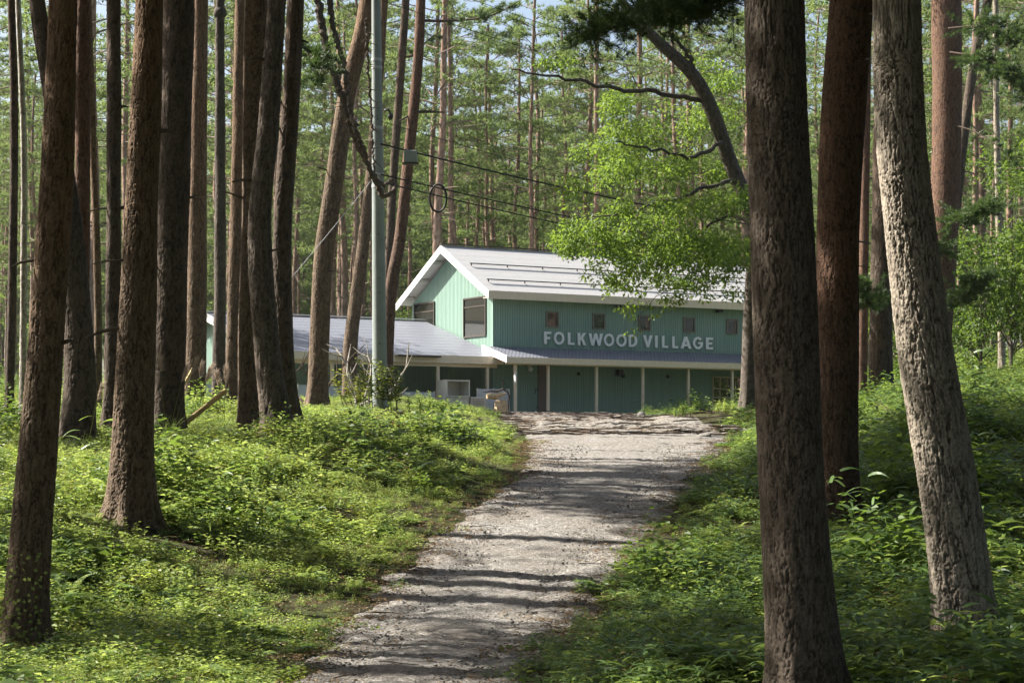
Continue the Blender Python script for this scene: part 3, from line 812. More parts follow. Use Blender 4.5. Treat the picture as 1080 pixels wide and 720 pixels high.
def pine_crown(seed, h=12.0, r=2.4, nb=34, per=30, blade=(0.20, 0.032), nbl=9, flat=0.35, low=0.0, mat=None):
    """boughs of needle tufts round an axis from z=0 to z=h, with the woody limbs in the same tuft mesh's sister part"""
    rg = np.random.RandomState(seed)
    pos, dr = [], []
    limb = MB()
    for i in range(nb):
        t = (i + rg.rand())/nb
        z = h*(low + (1-low)*t**0.9)
        rr = r*(0.30 + 0.9*math.sin(min(1, (1-t)*1.15+0.08)*math.pi*0.62))*(0.6+0.6*rg.rand())
        az = i*2.39996 + rg.rand()*0.7
        dirv = np.array([math.cos(az), math.sin(az), 0.12 + 0.35*rg.rand() - 0.25*(1-t)])
        end = np.array([0, 0, z]) + dirv*rr
        midp = np.array([0, 0, z]) + dirv*rr*0.55 + np.array([0, 0, 0.12*rr])
        limb.tube([(0, 0, z), tuple(midp), tuple(end)], [0.045*(1-0.6*t), 0.028, 0.008], 5, False)
        lat = np.array([-math.sin(az), math.cos(az), 0])
        for q in range(3):
            m_ = int(per/3*(0.5+rg.rand()))
            sc_ = (0.98, 0.78, 0.62)[q]
            ctr = np.array([0, 0, z]) + dirv*rr*sc_ + lat*((0, 0.42, -0.42)[q]*rr*(0.5+0.5*rg.rand())) + np.array([0, 0, 0.1])
            pr = (0.22+0.16*rr)*(0.7+0.6*rg.rand())
            off = unit(rg.randn(m_, 3))*rg.rand(m_, 1)**0.45*pr*np.array([1, 1, flat])
            pos.append(ctr + off)
            dr.append(unit(off/pr*0.7 + dirv*0.3 + np.array([0, 0, 0.45])))
            limb.tube([tuple(np.array([0, 0, z]) + dirv*rr*sc_*0.5), tuple(ctr)], [0.018, 0.006], 4, False)
    pos, dr = np.concatenate(pos), np.concatenate(dr)
    V, Fc, t = blades(pos, dr, nbl, blade[0], blade[1], 0.75, rg)
    return np_mesh('crown', V, Fc, mat or M['needle'], {'tint': t}), limb.mesh('limbs', M['bark_far'])

def leafy_crown(seed, clumps, n_per, leaf, mat, flatten=0.5, droop=0.2):
    """clumps: list of (centre, radius); leaves scattered in flattened clumps, denser to the shell"""
    rg = np.random.RandomState(seed)
    parts = []
    for c, r in clumps:
        n = int(n_per*r*r*(0.7+0.6*rg.rand()))
        d = unit(rg.randn(n, 3)); s = rg.rand(n, 1)**0.45
        p = np.asarray(c) + d*s*r*np.array([1, 1, flatten])
        dirs = unit(d*np.array([1, 1, 0.3]) + 0.7*rg.randn(n, 3) + np.array([0, 0, -droop]))
        nor = unit(np.array([0, 0, 1.0]) + 0.55*rg.randn(n, 3))
        L = leaf*(0.6+0.8*rg.rand(n))
        tint = np.clip(0.5 + 0.22*rg.randn(n) + 0.2*(rg.rand()-0.5), 0, 1)
        parts.append(leaves(p, dirs, nor, L, L*0.55, rg, 0.12, tint))
    V, Fs, t = join(parts)
    return np_mesh('crown', V, Fs, mat, {'tint': t})

near_crowns = [pine_crown(100+i, 8.5, 3.6, 40, 90, (0.26, 0.05), 9) for i in range(3)]
open_crowns = [pine_crown(110+i, 8.5, 3.0, 13, 100, (0.24, 0.05), 10, 0.45) for i in range(3)]

# ------------------------------------------------------------------ the trees of the foreground, placed where they stand
def place_tree(label, pts, w0, w1, mat, near=False, seed=0, H=19.0, crown=0, cell=(0.05, 0.13), depth=0.010,
               red=(1.5, 6), flare=0.40, name='pine_tree', group=None, base_d=None, cat='tree', crown_z=None, slim=1.0):
    bx, by = pts[0]
    d = base_d or hit(bx, min(by, 735)) 
    base = at(bx, by, d); base.z = float(ground(base.x, base.y)) - 0.06
    if base_d is None and by < 735: base.x = (bx-CX)/F*d
    ctrl = [(base.x, base.y, base.z)]
    rg = random.Random(seed)
    lean = rg.uniform(-0.02, 0.02)
    for (px, py) in pts[1:]:
        p = at(px, py, d)
        if p.z <= base.z + 0.2: continue
        dd = d + lean*(p.z-base.z)
        ctrl.append(tuple(at(px, py, dd)))
    a, b = Vector(ctrl[-2]), Vector(ctrl[-1])
    dv = (b-a).normalized()
    top = base.z + H
    k = 1
    while ctrl[-1][2] < top - 0.5:
        dv = (dv*0.75 + Vector((0, 0, 0.25))).normalized()
        st_ = min(3.0, (top-ctrl[-1][2])/max(0.3, dv.z))
        c = Vector(ctrl[-1]) + dv*max(0.6, st_)
        ctrl.append(tuple(c))
    z_vis = at(0, pts[-1][1], d).z
    P = []
    for c in ctrl:
        if c[2] <= z_vis: w = w0 + (w1-w0)*((c[2]-base.z)/max(0.1, z_vis-base.z))**0.75
        else: w = w1*max(0.12, 1-(c[2]-z_vis)/(top-z_vis)*0.88)
        P.append((c[0]-base.x, c[1]-base.y, c[2]-base.z, 0.5*w*d/F))
    A = np.array(P); seg = np.linalg.norm(np.diff(A[:, :3], axis=0), axis=1); tot = seg.sum()
    vis = min(tot, (z_vis-base.z)*1.05+0.4)
    step = 0.009 if near else max(0.02, 0.55*d/F)
    rings = np.concatenate([np.arange(0, vis, step), np.arange(vis, tot, 0.35), [tot]])
    circ = 2*math.pi*0.5*w0*d/F
    nseg = int(min(230, max(20, circ/(0.0075 if near else max(0.016, 0.45*d/F)))))
    t = tag(empty(name, base), label, cat, group)
    me = trunk_mesh('trunk', P, mat, nseg, rings, cell, depth, seed*7.3+1.7, red[0], red[1], flare)
    mobj('trunk', me, t)
    if crown is not None:
        cm, lm = near_crowns[crown % 3]
        zc = crown_z or max((z_vis-base.z) + 1.5, H-8.5)
        Cc, s_ = spline(P, 60)
        i = int(np.argmin(abs(Cc[:, 2]-zc)))
        co = mobj('crown', cm, t, tuple(Cc[i, :3])); co.rotation_euler = (0, 0, seed*1.7)
        sc = max(0.5, (H-zc+0.6)/8.5); co.scale = (slim, slim, sc)
        lo = mobj('limbs', lm, co)
    return t, d, P

TREES = [
 # label, points, w0, w1, material, near, cell, depth, red
 ('tall pine with a leaning trunk, frontmost at the left edge of the grass', [(25,680),(36,520),(49,360),(60,180),(67,0)], 46, 31, 'bark_pine', True, (0.042,0.19), 0.012, (1.8,4.2)),
 ('dark stout pine just behind the frontmost left pine, leaning left', [(81,466),(84,380),(75,250),(55,100),(39,0)], 38, 17, 'bark_dark', False, (0.05,0.22), 0.012, (4,9)),
 ('slim orange barked pine hugging the right side of the frontmost left pine', [(90,452),(86,360),(87,180),(88,0)], 18, 15, 'bark_red', False, (0.05,0.22), 0.010, (1,4)),
 ('very thin bent trunk between the left pines and the upright brown one', [(103,440),(103,300),(97,120),(93,0)], 9, 7, 'bark_pine', False, (0.05,0.22), 0.008, (1,5)),
 ('straight brown trunk with a sunlit left edge behind the lone grass pine', [(116,456),(119,360),(120,180),(120,0)], 17, 15, 'bark_dark', False, (0.05,0.22), 0.010, (3,9)),
 ('big furrowed pine standing alone in the middle of the left grass', [(137,552),(144,360),(151,180),(158,0)], 48, 30, 'bark_pine', True, (0.046,0.21), 0.014, (2.2,5)),
 ('thick upright dark pine right of the lone grass pine, by the pampas grass', [(176,458),(179,360),(184,180),(189,0)], 34, 33, 'bark_dark', False, (0.05,0.22), 0.013, (4,9)),
 ('brown pine with a speckled sunlit edge beside the yellow leaning pole', [(204,430),(207,360),(209,180),(212,0)], 24, 15, 'bark_pine', False, (0.05,0.22), 0.010, (2,7)),
 ('thin black trunk with a round burl near the top', [(230,433),(232,300),(232,150),(232,0)], 15, 9, 'bark_smooth', False, (0.06,0.26), 0.006, (50,60)),
 ('slender pine leaning slightly right of the thin black trunk', [(243,430),(246,360),(249,250),(252,120),(254,0)], 17, 12, 'bark_pine', False, (0.05,0.22), 0.010, (2,8)),
 ('upright pine with a lighter grey foot, left of the twisting pair', [(263,457),(262,360),(266,250),(268,120),(270,0)], 21, 25, 'bark_pine', False, (0.05,0.22), 0.012, (3,8)),
 ('sinuous pine with a leaning sunlit foot in front of its twin', [(295,466),(281,360),(274,240),(284,120),(292,0)], 31, 20, 'bark_grey', False, (0.05,0.22), 0.013, (3,9)),
 ('dark straight pine rising behind the sinuous leaning pine', [(307,450),(299,360),(298,240),(306,120),(312,0)], 22, 18, 'bark_dark', False, (0.05,0.22), 0.011, (3,8)),
 ('dark curved trunk bending right behind the hanging vine', [(334,427),(337,360),(341,275),(355,175),(366,100),(381,40),(388,0)], 22, 18, 'bark_pine', False, (0.06,0.26), 0.011, (7,11)),
 ('dark trunk crossing behind the utility pole', [(369,420),(370,360),(379,290),(390,200),(398,100),(405,0)], 17, 9, 'bark_pine', False, (0.06,0.26), 0.010, (7,12)),
 ('orange topped pine leaning right behind the cable junction box', [(405,422),(412,310),(422,250),(431,165),(440,75),(444,0)], 15, 10, 'bark_red', False, (0.06,0.26), 0.009, (4,8)),
 ('slim dark pine between the utility pole and the orange topped pine', [(400,418),(410,280),(414,200),(421,100),(428,0)], 11, 8, 'bark_dark', False, (0.06,0.26), 0.008, (6,12)),
 ('thin pale dead trunk at the far left edge', [(24,446),(25,300),(25,150),(19,0)], 8, 6, 'dead_wood', False, (0.08,0.3), 0.006, (50,60)),
 ('thin dark trunk nearest the left picture edge', [(9,447),(13,300),(15,120),(12,0)], 10, 8, 'bark_dark', False, (0.06,0.26), 0.006, (3,9)),
 ('large dark grey trunk in the right foreground with fine furrows', [(853,742),(849,720),(837,540),(829,360),(822,180),(817,0)], 78, 63, 'bark_grey', True, (0.030,0.14), 0.010, (5,12)),
 ('reddish pine between the dark grey trunk and the pale trunk', [(884,552),(883,360),(886,180),(898,0)], 45, 46, 'bark_red', True, (0.045,0.17), 0.012, (1.2,3.5)),
 ('pale plated trunk curving up in sunlight at right', [(1024,692),(1004,540),(975,360),(953,180),(948,90),(946,0)], 68, 51, 'bark_pale', True, (0.036,0.20), 0.017, (30,40)),
 ('dark reddish pine partly hidden behind the pale curving trunk', [(984,412),(992,300),(997,200),(999,100),(998,0)], 30, 31, 'bark_red', False, (0.06,0.26), 0.012, (1,6)),
 ('thin dark trunk leaning right behind the pale curving trunk', [(982,404),(1000,280),(1010,200),(1018,130),(1030,50),(1042,0)], 15, 9, 'bark_dark', False, (0.06,0.26), 0.008, (40,50)),
 ('slender pale bare trunk standing alone near the right edge', [(1057,380),(1054,250),(1051,120),(1050,0)], 8, 6, 'bark_pale', False, (0.08,0.2), 0.006, (30,40)),
 ('brown trunk seen between the reddish pine and the pale trunk', [(930,424),(929,360),(932,200),(935,0)], 26, 22, 'bark_dark', False, (0.06,0.26), 0.011, (3,8)),
 ('thin rusty trunk close behind the reddish pine', [(909,424),(910,360),(912,200),(915,0)], 11, 9, 'bark_red', False, (0.06,0.26), 0.008, (0.5,3)),
]
placed = []
for i, (lab, pts, w0, w1, mt, near, cell, dep, red) in enumerate(TREES):
    dead = 'dead' in lab or 'bare' in lab
    t, d, P = place_tree(lab, pts, w0, w1, M[mt], near, seed=i+1, crown=None if dead or i in (7, 9) else i, cell=cell, depth=dep, red=red,
                         slim=0.42 if i in (0, 3, 7, 8, 9, 12, 13, 14, 15, 16, 22, 25, 26) else 1.0, base_d=12.9 if lab.startswith('large dark grey') else None, H=13.0 if dead else 19.0 + (i*37 % 4), name='dead_tree' if dead else ('larch_tree' if mt in ('bark_pale','bark_grey') else 'pine_tree'))
    placed.append((t, d, P))
    print('tree', i, 'd=%.1f x=%.1f D=%.2f' % (d, t.location.x, w0*d/F))
# burl on the thin black trunk
tb, db, Pb = placed[8]
c = at(232, 14, db) - tb.location
m = MB(); m.ellipsoid(tuple(c), (0.16, 0.16, 0.17), 12, 8); m.build('burl', M['bark_smooth'], tb, smooth=True)
# broken branch stubs on the reddish pine and others
def stub(tree, px, py, d, dx, dz, r, L, mat):
    b = at(px, py, d) - tree.location
    m = MB(); m.tube([tuple(b), (b.x+dx*L*0.5, b.y-0.05, b.z+dz*L*0.5+0.01), (b.x+dx*L, b.y-0.08, b.z+dz*L)], [r, r*0.8, r*0.4], 7); m.build('branch_stub', mat, tree)
t20, d20 = placed[20][0], placed[20][1]
stub(t20, 886, 22, d20-0.2, 1, 0.18, 0.022, 0.42, M['dead_wood']); stub(t20, 890, 68, d20-0.22, 1, 0.18, 0.02, 0.34, M['dead_wood'])
t15, d15 = placed[15][0], placed[15][1]
stub(t15, 436, 118, d15-0.1, 1, -0.03, 0.05, 1.0, M['bark_dark']); stub(t15, 433, 122, d15-0.1, -0.7, -0.35, 0.04, 0.5, M['bark_dark'])
t6, d6 = placed[7][0], placed[7][1]
stub(t6, 207, 65, d6-0.1, -1, 0.02, 0.03, 0.25, M['bark_dark'])

r_st = random.Random(4)
for i_ in (0, 2, 4, 5, 6, 10, 11, 12, 13, 14, 22):
    tr_, d_, P_ = placed[i_]
    for q_ in range(r_st.randint(2, 4)):
        h_ = r_st.uniform(2.2, min(9, d_*0.22))
        C_, _s = spline(P_, 80); c_ = C_[int(np.argmin(abs(C_[:, 2]-h_)))]
        a_ = r_st.choice((r_st.uniform(-0.6, 0.5), r_st.uniform(2.6, 3.8))); L_ = r_st.uniform(0.10, 0.45); k_ = r_st.uniform(0.010, 0.022)
        v_ = Vector((math.cos(a_), -abs(math.sin(a_)), r_st.uniform(-0.25, 0.3))); b_ = Vector(c_[:3]) + Vector((v_.x, v_.y, 0))*(c_[3]*0.85)
        m = MB(); m.tube([tuple(b_), tuple(b_+v_*(c_[3]*0.2+L_*0.5)), tuple(b_+v_*(c_[3]*0.2+L_)+Vector((0, 0, -0.03)))], [k_*1.5, k_, k_*0.5], 6)
        m.build('branch_stub', M['bark_dark'], tr_)
# ------------------------------------------------------------------ deciduous tree arching over the roof
def bough_tree():
    d = 55.0
    base = at(790, 428, d); base.z = float(ground(base.x, base.y)) - 0.05
    t = tag(empty('deciduous_tree', base), 'arching broadleaf tree with bright green leaves hanging before the white roof', 'tree')
    def rel(px, py, dd=0.0):
        p = at(px, py, d+dd); return (p.x-base.x, p.y-base.y, p.z-base.z)
    W = lambda w: 0.5*w*d/F
    P = [(0,0,0,W(20)), (*rel(791,370),W(18)), (*rel(794,300),W(17)), (*rel(797,245),W(17)), (*rel(786,210),W(16)), (*rel(770,170),W(15.5)), (*rel(750,115,-0.4),W(15)), (*rel(730,78,-0.7),W(14)), (*rel(690,40,-1),W(11)), (*rel(655,0,-1.3),W(9)), (*rel(625,-55,-1.5),W(7)), (*rel(600,-130,-1.8),W(3))]
    A = np.array(P); tot = np.linalg.norm(np.diff(A[:, :3], axis=0), axis=1).sum()
    mobj('trunk', trunk_mesh('trunk', P, M['bark_smooth'], 36, np.arange(0, tot, 0.035), (0.05,0.22), 0.008, 3.3, 50, 60, 0.3), t)
    limbs = [ [((732,80),-0.7,6),((727,60),-0.9,5),((712,42),-1,3.5),((694,34),-1.1,2)],
              [((737,106),-0.5,5.5),((690,98),-0.8,5),((640,92),-1.1,4),((590,82),-1.4,3),((540,74),-1.6,1.6)],
              [((760,150),-0.3,5),((735,165),-1.0,4),((700,160),-1.6,3),((650,150),-2.2,1.5)],
              [((775,190),0,5),((740,200),-0.8,4),((700,215),-1.5,3),((655,225),-2.2,2),((615,230),-2.6,1)],
              [((785,215),0,3.5),((755,235),-0.7,2.6),((715,255),-1.4,1.8),((670,270),-2.0,1.2),((625,282),-2.4,0.7)],
              [((790,235),0.1,5),((765,225),0.7,3.5),((735,222),1.4,2),((700,224),2.0,1.2)],
              [((794,262),0,3),((760,275),-0.5,2.2),((725,292),-0.9,1.4),((690,315),-1.2,0.8),((668,345),-1.3,0.5)] ]
    for lb in limbs:
        pp = [(*rel(*q, dd), W(w)) for q, dd, w in lb]
        C, _ = spline(pp, 26)
        C[:, :3] += 0.03*np.random.RandomState(7).randn(26, 3)
        m = MB(); m.tube([tuple(c[:3]) for c in C], [max(0.006, c[3]) for c in C], 7); m.build('branch', M['bark_smooth'], t, smooth=True)
    rg = np.random.RandomState(11)
    # leaf layers: (px, py, depth offset, radius m, density)
    spec = []
    def layer(x0, x1, yfun, n, r, dd=(-3.4, 0.2)):
        for _ in range(n):
            x = rg.uniform(x0, x1); spec.append((rel(x, yfun(x) + rg.uniform(-13, 13), rg.uniform(*dd)), r*(0.6+0.8*rg.rand())))
    layer(640, 785, lambda x: 112 + 0.02*(x-640), 18, 0.42, (0.6, 2.8))
    layer(605, 735, lambda x: 150 - 0.08*(x-605), 26, 0.45, (-1.5, 2.0))
    layer(595, 730, lambda x: 190 - 0.05*(x-600), 24, 0.45)
    layer(640, 790, lambda x: 178, 14, 0.42, (0.6, 2.5))
    layer(600, 780, lambda x: 236 - 0.12*(x-600), 46, 0.46)
    layer(592, 720, lambda x: 255 + 0.02*(x-600), 44, 0.42)
    layer(650, 790, lambda x: 262, 46, 0.42)
    layer(640, 790, lambda x: 284, 34, 0.36)
    layer(635, 785, lambda x: 303 - 0.02*(x-655), 30, 0.30)
    layer(650, 785, lambda x: 318 - 0.04*(x-655), 9, 0.20)
    layer(600, 650, lambda x: 282, 5, 0.22)
    layer(700, 790, lambda x: 60 + 0.3*(x-700), 12, 0.4, (1.0, 3.0))
    layer(560, 640, lambda x: 70+0.1*(x-560), 5, 0.3)
    for x, y in ((668,335),(672,348),(664,352),(655,325),(681,322),(640,300),(626,298),(618,290),(700,318),(690,333)): spec.append((rel(x, y, -1.2+rg.uniform(-.3,.3)), 0.17))
    for x, y in ((600,268),(597,240),(600,216)): spec.append((rel(x, y, -2), 0.22))
    me = leafy_crown(21, spec, 500, 0.105, M['leaf_bright'], 0.62, 0.55)
    mobj('crown', me, t)
    return d
d_dec = bough_tree()

# a second broadleaf crown low behind the pale trunk / right side and one left background handled by shrubs below

# visible pine boughs hanging into the frame
def bough(tree_i, d, pts, label_part='bough', n=60, r=0.35, seed=0, mat='needle', thick=0.03):
    tr = placed[tree_i][0]
    rg = np.random.RandomState(seed)
    P = [tuple(at(x, y, d + dd) - tr.location) for x, y, dd in pts]
    m = MB(); C, _ = spline([(*p, 0.02) for p in P], 22)
    m.tube([tuple(c[:3]) for c in C], list(np.linspace(thick, 0.006, 22)), 6)
    # twigs
    pos, dr = [], []
    for k in range(n):
        i = rg.randint(5, 22); c = C[i, :3]
        ax = unit(C[min(i+1, 21), :3]-C[i-1, :3])
        dv = unit(ax*0.6 + rg.randn(3)*np.array([0.8, 0.8, 0.35]) + np.array([0, 0, 0.08]))
        L = r*(0.4+rg.rand())
        m.tube([tuple(c), tuple(c+dv*L)], [0.007, 0.003], 4, False)
        for s in np.linspace(0.35, 1, 6):
            pos.append(c+dv*L*s + rg.randn(3)*0.03); dr.append(unit(dv*0.8+np.array([0, 0, 0.35])))
    b = m.build(label_part, M['bark_dark'], tr)
    far = d > 32
    V, Fc, t = blades(np.array(pos), np.array(dr), 26, 0.17 if far else 0.11, 0.016 if far else 0.006, 0.65, rg)
    mobj('needles', np_mesh('needles', V, Fc, M[mat], {'tint': t}), b)
d22 = placed[22][1]
bough(22, d22, [(998,130,0),(1030,140,-1),(1065,165,-2),(1100,205,-2.5)], n=12, r=0.3, seed=1)
bough(22, d22-2, [(1002,55,0),(1030,60,-1),(1060,72,-2),(1100,100,-2.5)], n=130, r=0.7, seed=2)
bough(22, d22-1, [(1000,30,0),(1035,28,-1),(1075,40,-2),(1110,40,-2.5)], n=120, r=0.7, seed=3)
bough(22, d22-1, [(1000,235,0),(1012,232,-1),(1028,225,-1.6),(1042,222,-2.0)], n=90, r=0.7, seed=4, mat='needle')
bough(22, d22-1, [(1000,330,0),(1012,318,-1),(1025,305,-1.6),(1036,290,-2.0)], n=90, r=0.7, seed=5, mat='needle')
bough(22, d22-1, [(1000,275,0),(985,262,-1),(972,255,-1.6)], n=70, r=0.6, seed=6, mat='needle')
bough(25, placed[25][1], [(930,330,0),(915,320,-1),(900,300,-2),(885,290,-2.5)], n=70, r=0.6, seed=7)
bough(19, 24, [(812,-25,0),(760,-10,0),(700,10,-0.3),(660,22,-0.6),(625,38,-0.8)], n=190, r=0.5, seed=8, thick=0.025)
bough(19, 24.5, [(800,-12,0),(770,2,0),(735,12,-0.3),(700,20,-0.6)], n=110, r=0.42, seed=9, thick=0.02)
bough(12, 44, [(306,40,0),(330,60,-1),(345,80,-1.5)], n=25, r=0.6, seed=10)
bough(15, placed[15][1], [(444,22,0),(480,22,-0.5),(520,16,-1),(560,-6,-1.5)], n=6, r=0.4, seed=12, thick=0.05)
bough(16, placed[16][1], [(424,60,0),(436,58,-0.3),(452,42,-0.6),(470,30,-0.8)], n=4, r=0.3, seed=13, thick=0.05)

# ------------------------------------------------------------------ utility pole, wires, vine
dp = hit(401, 430)
pb = at(401, 430, dp); pb.z = float(ground(pb.x, pb.y)) - 0.3
pole = tag(empty('utility_pole', pb), 'grey green concrete utility pole standing in the weeds before the shed', 'utility pole')
topp = at(396, -75, dp) - pb
m = MB()
nn = 40
pts = [Vector((0,0,0)).lerp(topp, k/nn) for k in range(nn+1)]
m.tube(pts, [0.5*(16.5-8*k/nn)*dp/F for k in range(nn+1)], 24); m.build('shaft', M['pole'], pole, smooth=True)
for py in (60, 68, 130, 178, 190):
    k = (430-py)/505; c = Vector((0,0,0)).lerp(topp, k); r = 0.5*(16.5-8*k)*dp/F + 0.008
    m = MB(); m.tube([c-Vector((0,0,0.035)), c+Vector((0,0,0.035))], r, 20); m.build('band', M['steel'], pole)
for py in (110, 122, 240, 285, 300, 352):
    k = (430-py)/505; c = Vector((0,0,0)).lerp(topp, k); r = 0.5*(16.5-8*k)*dp/F
    m = MB(); m.tube([c+Vector((0.02,-r+0.01,0)), c+Vector((0.02,-r-0.045,0))], 0.016, 8); m.build('step_bolt', M['dark_metal'], pole)
m = MB(); c = at(405, 116, dp-0.2) - pb
m.tube([c, c+Vector((0.12,0,0)), c+Vector((0.16,0,-0.10))], [0.02,0.03,0.02], 8); m.ellipsoid(tuple(c+Vector((0.16,0,-0.16))), (0.07,0.07,0.09)); m.build('insulator', M['dark_metal'], pole, smooth=True)

def wire(label, a, b, sag, r, name='overhead_wire', group='overhead wires from the utility pole'):
    o = at(*a); e = at(*b)
    n = 60
    m = MB()
    m.tube([tuple(o.lerp(e, k/n) - o - Vector((0, 0, 4*sag*(k/n)*(1-k/n)))) for k in range(n+1)], r, 6)
    w = m.build(name, M['wire'], None, smooth=True); w.location = o
    return tag(w, label, 'wire', group)
wire('upper thick black cable running right from the junction box on the pole', (402,152,dp-.15), (1330,262,100), 1.5, 0.023)
wire('middle black cable with the hanging coil, running right from the pole', (402,184,dp-.15), (1330,282,100), 1.5, 0.018)
wire('lowest black cable running right from the pole below the coil', (402,192,dp-.15), (1330,296,100), 1.5, 0.018)
wire('thin wire strung between the upper cable and the coil cable', (402,128,dp-.15), (1330,275,100), 1.6, 0.009)
wire('topmost thin wire crossing high among the pine crowns', (400,-35,dp), (1330,215,100), 1.0, 0.008)
wire('second thin wire from the top crossing the pine crowns', (400,0,dp), (1330,230,100), 1.0, 0.008)
gw = wire('pale slanting guy wire going down left from the utility pole', (395,186,dp-0.1), (262,345,dp-4), 0.05, 0.007, 'guy_wire', None)
gw.data.materials[0] = M['steel']
jb = tag(empty('junction_box', at(433,166,dp-0.0)), 'grey green cable junction box hung on the wires right of the pole', 'junction box')
m = MB(); m.box(-0.16,0.16,-0.12,0.12,-0.14,0.16); m.build('housing', M['pole'], jb, bevel=0.02)
m = MB(); m.box(-0.03,0.03,-0.02,0.02,0.162,0.26); m.box(-0.20,0.20,-0.125,0.125,-0.17,-0.142); m.build('clamp', M['dark_metal'], jb)
cc = at(462, 209, dp+3)
m = MB(); n = 40
m.tube([(0.22*math.cos(2*math.pi*k/n*2), 0.02*k/n, 0.36*math.sin(2*math.pi*k/n*2)) for k in range(n+1)], 0.028, 7)
co = tag(m.build('cable_coil', M['wire'], None, smooth=True), 'oval coil of black cable hanging on the wires', 'cable coil'); co.location = cc
# hanging vine, two lichened strands with twigs
vo = at(338, -20, dp-1)
vine = tag(empty('hanging_vine', vo), 'rough hanging vine of two lichened strands looped on the utility pole', 'vine')
def strand(px, r0, r1, seed):
    P = [(*(at(x, y, dp-1+dd)-vo), r0+(r1-r0)*i/(len(px)-1)) for i, (x, y, dd) in enumerate(px)]
    C, _ = spline(P, 90)
    rg = np.random.RandomState(seed); C[:, :3] += rg.randn(90, 3)*0.018
    m = MB(); m.tube([tuple(c[:3]) for c in C], list(np.maximum(0.012, C[:, 3]*(1+0.10*rg.randn(90)))), 8)
    m.build('strand', M['dead_wood' if seed > 5 else 'bark_grey'], vine)
    m = MB()
    for k in range(46):
        i = rg.randint(4, 88); c = C[i, :3]; dv = unit(rg.randn(3)*np.array([1, 0.6, 0.9]))*rg.uniform(0.1, 0.34)
        m.tube([tuple(c), tuple(c+dv*0.5+rg.randn(3)*0.03), tuple(c+dv)], [0.014, 0.009, 0.004], 4, False)
    m.build('twig', M['bark_grey'], vine)
strand([(333,-15,0),(343,45,0),(358,95,0),(372,140,0),(386,170,0),(396,192,0.2),(404,207,0.4),(414,203,0.6),(418,195,0.8)], 0.10, 0.05, 1)
strand([(347,-15,0),(352,30,0),(364,75,0),(370,120,-0.2),(382,155,-0.2),(392,182,0.1),(403,194,0.4),(412,190,0.7)], 0.075, 0.04, 2)
strand([(386,20,0),(388,70,0.2),(392,120,0.4),(393,165,0.4),(396,190,0.4)], 0.03, 0.03, 3)

# ------------------------------------------------------------------ dead branch piles by the shed
def branch_pile(label, px, py, d, spread, h, n, mat, seed):
    b = at(px, py, d); b.z = float(ground(b.x, b.y)) - 0.05
    rg = random.Random(seed)
    m = MB()
    for k in range(n):
        a0 = Vector((rg.uniform(-.4,.4)*spread, rg.uniform(-.3,.3), 0.05))
        v = Vector((rg.uniform(-.8,.8), rg.uniform(-.4,.4), 1)).normalized(); p = a0.copy(); pts = [tuple(p)]
        L = h*rg.uniform(.6, 1.1)
        for s in range(7):
            v = (v + Vector((rg.uniform(-.45,.45), rg.uniform(-.3,.3), rg.uniform(-.3,.2)))).normalized(); p = p + v*L/7; pts.append(tuple(p))
        r = rg.uniform(.03, .06)
        m.tube(pts, [r*(1-0.11*i) for i in range(8)], 6)
        for s in (3, 4, 5):
            q = Vector(pts[s]); w = (v + Vector((rg.uniform(-1,1), rg.uniform(-.5,.5), rg.uniform(-.2,.9)))).normalized()
            m.tube([tuple(q), tuple(q+w*L*.14), tuple(q+w*L*.26+Vector((0,0,.08)))], [r*.5, r*.35, r*.12], 5)
    o = m.build('dead_branches', mat, None); o.location = b
    return tag(o, label, 'branches')
branch_pile('bleached white dead branches standing left of the utility pole', 386, 428, dp+3, 0.9, 2.0, 7, M['dead_wood'], 4)
branch_pile('dark dead branches tangled under the shed eave behind trunks', 322, 428, dp+8, 1.6, 2.0, 8, M['bark_dark'], 9)

# leaning yellow poles
for lab, a, b, r in (('yellow wooden pole leaning against the speckled pine', (188,452), (238,412), 0.045), ('shorter yellow stick leaning beside the dark stout pine', (181,428), (204,388), 0.035)):
    d = hit(a[0], min(a[1]+6, 470)); o = at(*a, d); e = at(*b, d+0.6)
    m = MB(); v_ = e-o; m.tube([tuple(v_*-0.1), tuple(v_*0.5), tuple(v_)], r, 12); p = m.build('wooden_pole', M['bamboo'], None, smooth=False); p.location = o
    tag(p, lab, 'wooden pole')
# rock by the porch post and a few stones
def rock(label, px, py, r, seed, grp=None):
    d = hit(px, py); b = at(px, py, d); b.z = float(ground(b.x, b.y))
    rg = np.random.RandomState(seed); m = MB(); m.ellipsoid((0,0,r*0.3), (r, r*0.8, r*0.6), 14, 9)
    me = m.mesh('rock', M['stone'], True)
    for v in me.vertices:
        s = 1 + 0.16*math.sin(v.co.x*9/r*0.3+seed) + 0.12*math.sin(v.co.y*8/r*0.4+v.co.z*5/r*0.5+seed*2); v.co *= s
    o = mobj('rock', me, None, b); tag(o, label, 'rock', grp)
rock('pale rock at the foot of a cream porch post', 677, 440, 0.2, 2)
rock('low brown stone half sunk at the right edge of the yard', 743, 462, 0.15, 5)

